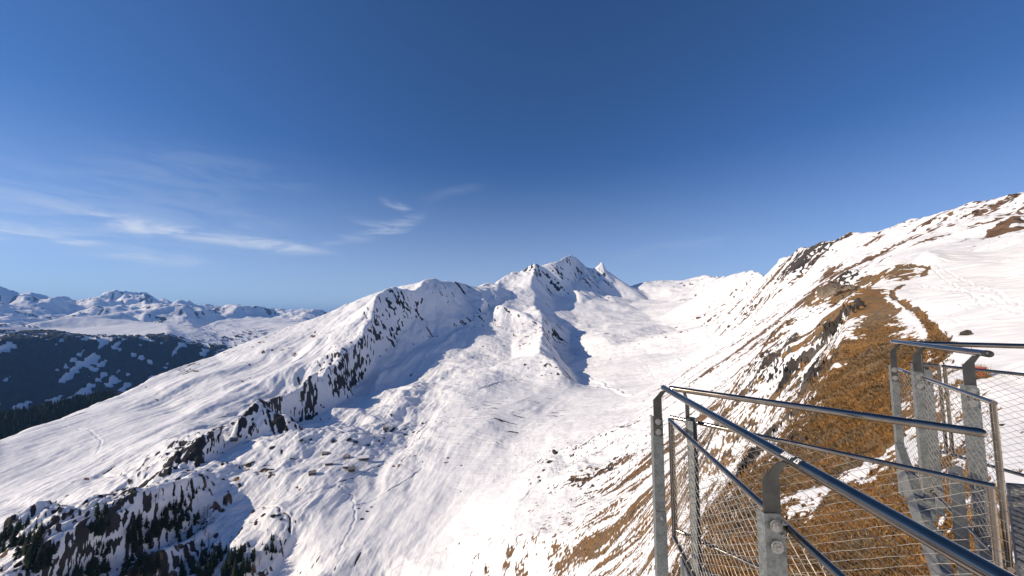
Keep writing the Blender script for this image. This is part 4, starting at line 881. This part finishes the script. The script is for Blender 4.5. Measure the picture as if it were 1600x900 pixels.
# walkway decks of open grating, and the galvanised stringer between them
def grating(name, poly, z, label, step=.045, bars=.11):
    root = empty(name, (poly[0][0], poly[0][1], z), label, 'walkway')
    pts = [Vector((p[0], p[1], 0)) for p in poly]
    mb = MB(); k = len(pts)
    for i in range(k):
        p, q = pts[i], pts[(i+1) % k]; d = (q-p).normalized(); nr_ = Vector((-d.y, d.x, 0))
        mb.prism([p+Vector((0, 0, z-.16)), q+Vector((0, 0, z-.16)), q+Vector((0, 0, z)), p+Vector((0, 0, z))], nr_*.012)
    mb.build('edge_beam', M['galv'], root)
    def clip(o, d):
        ts = []
        for i in range(k):
            p, q = pts[i], pts[(i+1) % k]; e = q-p; den = d.x*e.y-d.y*e.x
            if abs(den) < 1e-9: continue
            w_ = p-o; t = (w_.x*e.y-w_.y*e.x)/den; u = (w_.x*d.y-w_.y*d.x)/den
            if 0 <= u <= 1: ts.append(t)
        return (min(ts), max(ts)) if len(ts) >= 2 else None
    mb = MB()
    for dr, st, hh in ((Vector((1, 0, 0)), step, .030), (Vector((0, 1, 0)), bars, .012)):
        ax = Vector((-dr.y, dr.x, 0)); vals = [p.dot(ax) for p in pts]
        v = min(vals)+st/2
        while v < max(vals):
            o = ax*v; c_ = clip(o, dr)
            if c_ and c_[1]-c_[0] > .03:
                p, q = o+dr*c_[0], o+dr*c_[1]
                mb.prism([p+Vector((0, 0, z-.004-hh)), q+Vector((0, 0, z-.004-hh)), q+Vector((0, 0, z-.004)), p+Vector((0, 0, z-.004))], ax*.004)
            v += st
    mb.build('grating', M['grating'], root, recalc=False)
    return root
grating('walkway_deck', [(f2a.x+.02, f2a.y-.03), (na.x+.1, na.y-.1), (nb_.x+.1, nb_.y), (f2b.x, nb_.y+.2), (f2b.x, f2b.y-.03)], -2.06, 'lower grating deck inside the two nearest railings, mostly below the picture')
grating('walkway_deck', [(f3b.x+.06, f3b.y), (gm.x+.25, gm.y-.25), (gm.x+2.3, gm.y-.75), (gm.x+2.3, f3b.y-1.2), (f3b.x+.06, f3b.y-.6)], -1.70, 'upper grating deck casting dark shade at the right edge behind the net')

root = empty('stair_stringer', (f3b.x, f3b.y, -2.2), 'pale bolted stair side plate sloping down beneath the three galvanised posts', 'stair stringer')
def _q(px, py, d): v = wd(px, py, d); return v
mb = MB(); pA, pB = _q(1398, 690, 3.3), _q(1475, 905, 2.35); hgt = Vector((0, 0, .27))
mb.prism([pA, pB, pB-hgt, pA-hgt], s3*.008); mb.prism([pA+s3*.009, pB+s3*.009, pB+s3*.055, pA+s3*.055], Vector((0, 0, -.007)))
mb.prism([pA+s3*.009-hgt, pB+s3*.009-hgt, pB+s3*.055-hgt, pA+s3*.055-hgt], Vector((0, 0, -.007)))
sp_ = mb.build('side_plate', M['galv'], root, bevel=.001)
nrm3 = (-s3).normalized()
for px, py, d in ((1404, 742, 3.2), (1441, 775, 2.9), (1443, 826, 2.75), (1462, 870, 2.5)):
    v = _q(px, py, d); k = (v-pA).dot(s3); bolt(sp_, v-s3*(k+.001), nrm3, .015)
root = empty('support_post', (0, 0, 0), 'short galvanised support post with one bolt, behind the net left of its corner tube', 'post')
v = _q(1493, 730, 2.75); root.location = (v.x, v.y, -2.4)
mb = MB(); a_ = Vector((0, -1, 0)); ss = Vector((1, 0, 0))
mb.prism([v-ss*.05, v+ss*.05, v+ss*.05-Vector((0, 0, 1.4)), v-ss*.05-Vector((0, 0, 1.4))], -a_*.007)
mb.prism([v+ss*.043-a_*.008, v+ss*.05-a_*.008, v+ss*.05-a_*.008-Vector((0, 0, 1.4)), v+ss*.043-a_*.008-Vector((0, 0, 1.4))], -a_*.045)
pb = mb.build('channel', M['galv'], root, bevel=.001); bolt(pb, v-Vector((0, 0, .05)), a_, .014)

# ------------------------------------------------------------------ huts of the alp
def hut(px, py, L_, W_, Hh, rz, label, roofm='snowroof', walls='wood', chimney=False):
    p = hit(px, py, rmin=200); root = empty('alpine_hut', (p.x, p.y, ground(p.x, p.y)-.6), label, 'hut', 'huts of the alpine hamlet', rz); g = MB(); b0 = world_of(root)
    l, w2 = L_/2, W_/2; pitch = W_*.27
    def T(*a): return b0 @ Vector(a)
    def build(name, verts_fn, m, par=root): mb = MB(); verts_fn(mb); return mb.build(name, M[m], par)
    build('stone_base', lambda mb: mb.prism([T(-l, -w2, 0), T(l, -w2, 0), T(l, w2, 0), T(-l, w2, 0)], (0, 0, 1.5)), 'stonewall')
    wl = build('wall', lambda mb: mb.prism([T(-l+.05, -w2+.05, 1.503), T(-l+.05, w2-.05, 1.503), T(-l+.05, w2-.05, Hh), T(-l+.05, 0, Hh+pitch*.96), T(-l+.05, -w2+.05, Hh)], b0.to_3x3() @ Vector((L_-.1, 0, 0))), walls)
    def roof(mb):
        for s_ in (1, -1):
            a, b_ = (0, Hh+pitch+.03), (s_*(w2+.6), Hh-.30)
            mb.prism([T(-l-.6, a[0], a[1]), T(-l-.6, b_[0], b_[1]), T(-l-.6, b_[0], b_[1]+.24), T(-l-.6, a[0], a[1]+.24)], b0.to_3x3() @ Vector((L_+1.2, 0, 0)))
    rf = build('roof', roof, 'greyroof')
    if roofm == 'snowroof':
        def sn(mb):
            for s_ in (1, -1):
                a, b_ = (0, Hh+pitch+.28), (s_*(w2+.45), Hh+.02)
                mb.prism([T(-l-.45, a[0], a[1]), T(-l-.45, b_[0], b_[1]), T(-l-.45, b_[0], b_[1]+.4), T(-l-.45, a[0], a[1]+.5)], b0.to_3x3() @ Vector((L_+.9, 0, 0)))
        build('roof_snow', sn, 'snowroof', rf)
    if chimney: build('chimney', lambda mb: mb.box(T(l*.4, w2*.3, Hh+pitch*.8+.4), b0.to_3x3() @ Vector((.4, 0, 0)), b0.to_3x3() @ Vector((0, .4, 0)), (0, 0, .8)), 'stonewall', rf)
    build('door', lambda mb: mb.box(T(-l+.02, -w2*.3, 2.1), b0.to_3x3() @ Vector((.06, 0, 0)), b0.to_3x3() @ Vector((0, .5, 0)), (0, 0, 1.0)), 'greyroof')
    for k in (-.5, 0, .5):
        build('window', lambda mb: mb.box(T(l*k, -w2+.02, 2.5), b0.to_3x3() @ Vector((.45, 0, 0)), b0.to_3x3() @ Vector((0, .06, 0)), (0, 0, .4)), 'black', wl)
hut(488, 741, 8, 6.5, 3.6, .4, 'small dark hut standing apart on the left of the hamlet', 'greyroof', chimney=True)
hut(514, 726, 9, 7, 3.4, .3, 'hut with a thick white snow roof, above the lone dark hut')
hut(508, 710, 7, 6, 3.2, .1, 'small grey roofed hut at the upper left of the hamlet', 'greyroof')
hut(542, 715, 7, 5.5, 3.0, -.1, 'low dark hut in the middle of the upper row of huts', 'greyroof')
hut(568, 718, 15, 8, 3.6, .25, 'longest hut of the hamlet, its snow roof at the right end')
hut(540, 731, 6.5, 5.5, 3.2, .2, 'small snow roofed hut touching the big dark hut', )
hut(549, 737, 8.5, 7.5, 4.2, .5, 'biggest dark timber hut in front of the others', 'greyroof', chimney=True)
hut(603, 671, 9, 7, 3.6, .2, 'lone dark hut above the hamlet among snowy boulders', 'greyroof')
hut(366, 692, 9, 6, 3.4, .3, 'lone hut on the knoll at the foot of the shaded ridge', 'greyroof')

# ------------------------------------------------------------------ trees
rng = random.Random(7)
def spruce_meshes(seed, larch=False):
    r_ = random.Random(seed); tr = MB(); cr = MB(); Hh = 1.0
    bend = [Vector((r_.uniform(-.01, .01), r_.uniform(-.01, .01), 0)) for _ in range(6)]
    pts = [Vector((0, 0, -.04))]; 
    for i in range(1, 6): pts.append(Vector((0, 0, .2*i))+bend[i]*i*.5)
    tr.tube(pts, [.017, .014, .011, .008, .005, .0015], 6)
    tiers = 17 if not larch else 12
    for k in range(tiers):
        z = (.07 if not larch else .2)+(.90 if not larch else .76)*(k/(tiers-1))**.95; f = 1-k/(tiers-1)
        rad = (.185*f**.85+.012)*r_.uniform(.8, 1.15) if not larch else (.17*math.sin(min(1, (f+.12))*2.6)+.02)*r_.uniform(.6, 1.25)
        nb = r_.randint(8, 11) if not larch else r_.randint(4, 6); ph = r_.uniform(0, 6.3)
        for j in range(nb):
            a = ph+6.283*j/nb+r_.uniform(-.25, .25); L_ = rad*r_.uniform(.55, 1.2); d = Vector((math.cos(a), math.sin(a), 0)); s_ = Vector((-d.y, d.x, 0))
            zz = z+r_.uniform(-.018, .018)
            if larch:
                tip = d*L_+Vector((0, 0, zz+L_*.25)); cr.tube([Vector((0, 0, zz)), d*L_*.5+Vector((0, 0, zz+L_*.05)), tip], [.0035, .0022, .0008], 4)
                for q in range(7):
                    t_ = r_.uniform(.3, 1); c = Vector((0, 0, zz)).lerp(tip, t_); e = (s_*r_.choice((-1, 1))+d*.6+Vector((0, 0, r_.uniform(-.5, .4))))*L_*.3
                    cr.tube([c, c+e], [.0016, .0007], 3)
                continue
            w_ = L_*r_.uniform(.26, .40); dr = L_*r_.uniform(.20, .50)
            root_ = Vector((0, 0, zz)); mid = d*L_*.55+Vector((0, 0, zz-dr*.35)); tip = d*L_+Vector((0, 0, zz-dr))
            k0 = len(cr.v)
            vs = [root_, mid+s_*w_-Vector((0, 0, L_*.16)), mid+Vector((0, 0, L_*.06)), mid-s_*w_-Vector((0, 0, L_*.16)), tip, d*L_*.8+s_*w_*.8+Vector((0, 0, zz-dr*.95)), d*L_*.8-s_*w_*.8+Vector((0, 0, zz-dr*.95))]
            cr.add(vs, [(0, 1, 2), (0, 2, 3), (1, 5, 2), (2, 5, 4), (2, 4, 6), (2, 6, 3), (0, 3, 1)])
    def me_(mb, nm, m):
        me = bpy.data.meshes.new(nm); me.from_pydata(mb.v, [], mb.f); me.materials.append(m); return me
    return me_(tr, 'trunk', M['bark']), me_(cr, 'crown', M['larch' if larch else 'needles'])
SP = [spruce_meshes(i) for i in range(6)]; LA = [spruce_meshes(50+i, True) for i in range(3)]
def plant(x, y, h, label, group, larch=False):
    tm, cm = rng.choice(LA if larch else SP)
    r0 = bpy.data.objects.new('larch_tree' if larch else 'spruce_tree', None); C.objects.link(r0); tag(r0, label, 'tree', group)
    r0.location = (x, y, ground(x, y)-.2); wd_ = rng.uniform(.85, 1.25)*h; r0.scale = (wd_, wd_, h); r0.rotation_euler = (rng.uniform(-.03, .03), rng.uniform(-.03, .03), rng.uniform(0, 6.3))
    for nm, me in (('trunk', tm), ('crown', cm)):
        o = bpy.data.objects.new(nm, me); C.objects.link(o); o.parent = r0
CL = [  # centre column and row, half sizes, how many, tilt, label, larch share
    (32, 838, 34, 26, 22, 'dark spruce in the black stand at the left edge of the gorge'),
    (50, 872, 34, 26, 16, 'dark spruce in the stand in the bottom left corner'),
    (158, 812, 15, 26, 12, 'dark spruce on the shaded bank left of the big black stand'),
    (160, 858, 12, 20, 8, 'dark spruce in the small clump below the shaded bank'),
    (296, 765, 24, 16, 12, 'small spruce in the thin row climbing to the white ridge foot'),
    (276, 815, 34, 30, 34, 'dark spruce in the big black stand at the middle of the gorge'),
    (224, 836, 26, 26, 18, 'dark spruce in the stand left of the big black one'),
    (322, 858, 15, 22, 12, 'dark spruce on the small knoll right of the big stand'),
    (306, 885, 28, 16, 14, 'dark spruce along the bottom edge under the knoll'),
    (364, 877, 34, 26, 30, 'dark spruce in the rightmost black stand beside the white slope'),
    (418, 853, 22, 20, 10, 'small spruce under the curved rock rim, rightmost of all the trees'),
    (218, 882, 30, 18, 16, 'dark spruce in the bottom stand between two snowy gullies'),
    (150, 892, 36, 12, 12, 'dark spruce at the bottom edge left of the snowy gullies')]
for cx_, cy_, hx, hy, n_t, lab in CL:
    for _ in range(int(n_t*1.35)):
        for _try in range(30):
            u, v = rng.uniform(-1, 1), rng.uniform(-1, 1)
            if u*u+v*v < 1: break
        px, py = cx_+u*hx-v*hy*.35, cy_+v*hy
        p = hit(px, py+8, rmin=300)
        plant(p.x, p.y, rng.uniform(8, 17)*rng.uniform(.8, 1.15) if 'small' not in lab else rng.uniform(4, 8.5), lab, 'spruces of the gorge')
for px, py, hh in ((236, 775, 12), (242, 782, 13), (247, 770, 11), (232, 790, 13), (318, 800, 17), (324, 796, 18), (314, 815, 16), (328, 808, 14), (320, 826, 18), (326, 842, 17), (314, 850, 15), (330, 862, 14), (296, 868, 16), (288, 880, 17), (70, 850, 14), (62, 870, 14), (405, 872, 12), (80, 812, 9), (303, 842, 15)):
    p = hit(px, py+12, rmin=300); plant(p.x, p.y, hh*.85, 'bare brown larch standing among the dark spruces of the gorge', 'bare larches of the gorge', True)
# far wood on the spur behind the white ridge
mb = MB()
for _ in range(2600):
    px = rng.uniform(-60, 175); t_ = rng.random(); ks = [p for p in wood_spur]
    x0_ = [p[0] for p in ks]; rr_ = float(np.interp(px, x0_, [p[2] for p in ks]))*rng.uniform(.84, 1.06)
    xx, yy, _z = ray(px, 640); h_ = math.hypot(xx, yy); x_, y_ = xx/h_*rr_, yy/h_*rr_
    z_ = ground(x_, y_)-2; H_ = rng.uniform(12, 26); w_ = H_*rng.uniform(.16, .24); a = rng.uniform(0, 6)
    for q in range(3):
        zz = z_+H_*(.1+.27*q); ww = w_*(1-.28*q); k0 = len(mb.v)
        mb.add([(x_+ww*math.cos(a+i*1.257), y_+ww*math.sin(a+i*1.257), zz-ww*.3*(i % 2)) for i in range(5)]+[(x_, y_, zz+H_*.42)], [(i, (i+1) % 5, 5) for i in range(5)])
wo_ = mb.build('forest', M['needles'], recalc=False); tag(wo_, 'black spruce forest behind the white ridge at the left edge', 'forest', kind='stuff')

# ------------------------------------------------------------------ rocks
def rock_mesh(seed, blocky=.5, sub=4):
    bm = bmesh.new(); bmesh.ops.create_icosphere(bm, subdivisions=sub, radius=1.0); r_ = random.Random(seed)
    planes = [(Vector((r_.uniform(-1, 1), r_.uniform(-1, 1), r_.uniform(-.6, 1))).normalized(), r_.uniform(.55, .85)) for _ in range(14)]
    o3 = Vector((seed*3.1, seed*1.7, 0))
    from mathutils import noise as mn
    for v in bm.verts:
        for nrm_, dd in planes:
            e = v.co.dot(nrm_)-dd
            if e > 0: v.co -= nrm_*e
        q = mn.ridged_multi_fractal(v.co*1.5+o3, .9, 2.1, 6, 1.0, 2.0)*.10-.12+mn.cell(v.co*4+o3)*.07; v.co += v.co.normalized()*q
    me = bpy.data.meshes.new('rock'); bm.to_mesh(me); bm.free(); me.materials.append(M['rockface']); return me
RK = [rock_mesh(i) for i in range(7)]
def rock(px, py, sx_, sy_, sz_, label, rmin=8, rz=None, name='boulder', group=None, cat='rock', sink=.3):
    p = hit(px, py, rmin=rmin); o = bpy.data.objects.new(name, rng.choice(RK)); C.objects.link(o)
    o.location = (p.x, p.y, ground(p.x, p.y)+sz_*(1-2*sink)*.5); o.scale = (sx_, sy_, sz_); o.rotation_euler = (rng.uniform(-.2, .2), rng.uniform(-.2, .2), rng.uniform(0, 6) if rz is None else rz)
    if cat == 'rock outcrop': o.material_slots[0].link = 'OBJECT'; o.material_slots[0].material = M['crestrock']
    tag(o, label, cat, group); return o
rock(1508, 524, .42, .32, .26, 'small dark boulder lying alone on the white piste, the nearer half of a pair', rmin=15)
rock(1513, 520, .36, .25, .22, 'small dark boulder touching the nearer one on the white piste', rmin=15)
rock(1567, 665, .14, .09, .04, 'tiny dark stone on the snow seen through the farthest net', rmin=8)
for i, (px, py, a, b_, c_, lab) in enumerate((
        (1287, 464, 2.2, 2.6, 3.4, 'square grey rock tower at the left end of the brown crest'), (1297, 461, 2.6, 2.4, 3.2, 'grey rock block right beside the square tower'),
        (1309, 458, 3.4, 2.4, 2.6, 'broad grey rock hump, third along the brown crest'), (1323, 455, 4.4, 2.4, 2.0, 'low grey rock ridge at the right end of the crest rocks'))):
    rock(px, py, a, b_, c_, lab, rmin=120, rz=-.3+.2*i, name='rock_outcrop', cat='rock outcrop', sink=.22)
hp = [(470, 690, 5), (486, 688, 4), (520, 690, 6), (545, 688, 7), (556, 692, 6), (575, 696, 5), (592, 690, 5), (600, 686, 4), (632, 680, 5), (646, 676, 4), (655, 674, 3), (425, 700, 5), (440, 706, 4), (452, 662, 4), (470, 672, 4), (487, 655, 5), (505, 640, 4), (560, 795, 2), (573, 800, 2.4), (580, 793, 1.8), (565, 812, 2.6),
      (867, 708, 6), (860, 722, 5), (850, 736, 4), (842, 746, 3), (720, 768, 1.6), (700, 716, 3), (660, 722, 2), (395, 800, 4), (412, 805, 3.5), (428, 806, 4), (440, 812, 3), (436, 806, 3), (400, 818, 4), (745, 640, 2.5), (820, 615, 2)]
for px, py, a in hp:
    lab = 'dark boulder poking out of the snow around the huts' if 420 <= px < 680 and py < 730 else ('dark rock on the snow rib in the middle of the white slope' if px >= 840 and py > 700 else ('dark rock of the curved rim above the trees' if px < 450 else 'small lone dark rock on the open white slope'))
    o = rock(px, py, a*.9, a*.6, a*.42, lab, rmin=150, group=lab.replace('dark rock', 'rocks').replace('dark boulder', 'boulders').replace('small lone ', 'small '))
# red netting and slim marker poles by the piste
p = hit(1532, 590, rmin=7); root = empty('rolled_netting', (p.x, p.y, ground(p.x, p.y)), 'roll of red netting in a dry tuft, half hidden by the bracket', 'netting')
mb = MB(); r_ = random.Random(3); s_h = p.length/26
for k in range(5):
    z_ = p.z+.07+k*.075; mb.tube([(p.x+(.16+.02*math.sin(k*2))*math.cos(a_*.6283), p.y+.16*math.sin(a_*.6283), z_+r_.uniform(-.02, .02)) for a_ in range(11)], .035, 8)
mb.build('net_roll', M['red'], root, smooth=True)
mb = MB()
for _ in range(420):
    a_ = r_.uniform(0, 6.28); rd = r_.uniform(.02, .30); b0_ = Vector((p.x+rd*math.cos(a_), p.y+rd*math.sin(a_), p.z-.03)); tip = b0_+Vector((r_.uniform(-.14, .14), r_.uniform(-.14, .14), r_.uniform(.25, .62)))
    mb.tube([b0_, tip], [.006, .001], 3)
mb.build('dry_stalks', M['tuft'], root, recalc=False)
root = None
for k, px in enumerate((1490, 1502, 1518)):
    q = hit(px, 546, rmin=15); mb = MB(); mb.tube([q+Vector((0, 0, -.1)), q+Vector((0, 0, .42))], .014, 8)
    o = mb.build('marker_pole', M['red']); tag(o, ('slim red marker pole on the piste, leftmost of three above the handrail', 'slim red marker pole on the piste, middle of three above the handrail', 'slim red marker pole on the piste, rightmost of three above the handrail')[k], 'pole', 'red marker poles by the piste')

# ------------------------------------------------------------------ matted dry grass on the near slope
def dry_grass():
    g = np.random.default_rng(5); n_t = 42000; bl = 5
    a = g.uniform(R(20), R(60), n_t*3); r = np.exp(g.uniform(math.log(9), math.log(85), n_t*3))
    x = r*np.sin(a); y = r*np.cos(a)
    j = np.clip(np.searchsorted(azs, a)-1, 0, n_c-2); i = np.clip(np.searchsorted(lr, np.log(r))-1, 0, n_r-2)
    ok = (A_grass[i, j] > .75) & (A_rock[i, j] < .4); x, y, i, j, r, a = (q[ok][:n_t] for q in (x, y, i, j, r, a)); n = len(x)
    u = (a-azs[j])/(azs[j+1]-azs[j]); v = (np.log(r)-lr[i])/(lr[i+1]-lr[i])
    z = (Z[i, j]*(1-u)+Z[i, j+1]*u)*(1-v)+(Z[i+1, j]*(1-u)+Z[i+1, j+1]*u)*v
    base = np.repeat(np.stack([x, y, z-.03], -1), bl, 0); m = len(base)
    ang = g.uniform(0, 6.28, m); hh = g.uniform(.08, .26, m)*np.repeat(np.clip(r/26, .7, 1.6), bl); lean = g.uniform(.2, .9, m)
    wd_ = hh*g.uniform(.07, .15, m); dx, dy = np.cos(ang), np.sin(ang)
    down = np.array([-.75, -.35]); tip = base+np.stack([(dx*lean+down[0]*.7)*hh, (dy*lean+down[1]*.7)*hh, hh*.75], -1)
    base += np.stack([dx, dy, dx*0], -1)*g.uniform(0, .12, m)[:, None]
    s1 = base+np.stack([-dy*wd_, dx*wd_, dx*0], -1); s2_ = base-np.stack([-dy*wd_, dx*wd_, dx*0], -1)
    co = np.stack([s1, s2_, tip], 1).reshape(-1, 3).astype(np.float32)
    me = bpy.data.meshes.new('dry_grass'); me.vertices.add(len(co)); me.vertices.foreach_set('co', co.ravel())
    me.loops.add(len(co)); me.loops.foreach_set('vertex_index', np.arange(len(co), dtype=np.int32)); me.polygons.add(m); me.polygons.foreach_set('loop_start', np.arange(0, len(co), 3, dtype=np.int32))
    me.update(calc_edges=True)
    at = me.attributes.new('tone', 'FLOAT', 'POINT'); at.data.foreach_set('value', np.repeat(g.uniform(0, 1, m), 3).astype(np.float32))
    mt = bpy.data.materials.new('dry_grass'); mt.use_nodes = True; t = mt.node_tree; b = t.nodes['Principled BSDF']; nn_ = NT(t)
    c = nn_.mix(nn_.attr('tone'), (.15, .072, .022), (.46, .27, .10)); tcn = nn_.n('ShaderNodeTexCoord')
    c = nn_.mix(nn_.mr(nn_.noise(tcn.outputs['Object'], .4, 6, .7), .47, .6, 0, .75), c, nn_.mix(nn_.attr('tone'), (.05, .04, .025), (.20, .15, .09)))
    c = nn_.mix(nn_.mr(nn_.noise(tcn.outputs['Object'], .085, 7, .68), .46, .60, 0, .6), c, nn_.mix(nn_.attr('tone'), (.07, .055, .036), (.24, .19, .13)))
    nn_.l(c, b.inputs['Base Color']); b.inputs['Roughness'].default_value = .9; b.inputs['Specular IOR Level'].default_value = .15; me.materials.append(mt)
    o = bpy.data.objects.new('dry_grass', me); C.objects.link(o); tag(o, 'matted rust brown grass covering the slope behind the railings', 'grass', kind='stuff')
dry_grass()
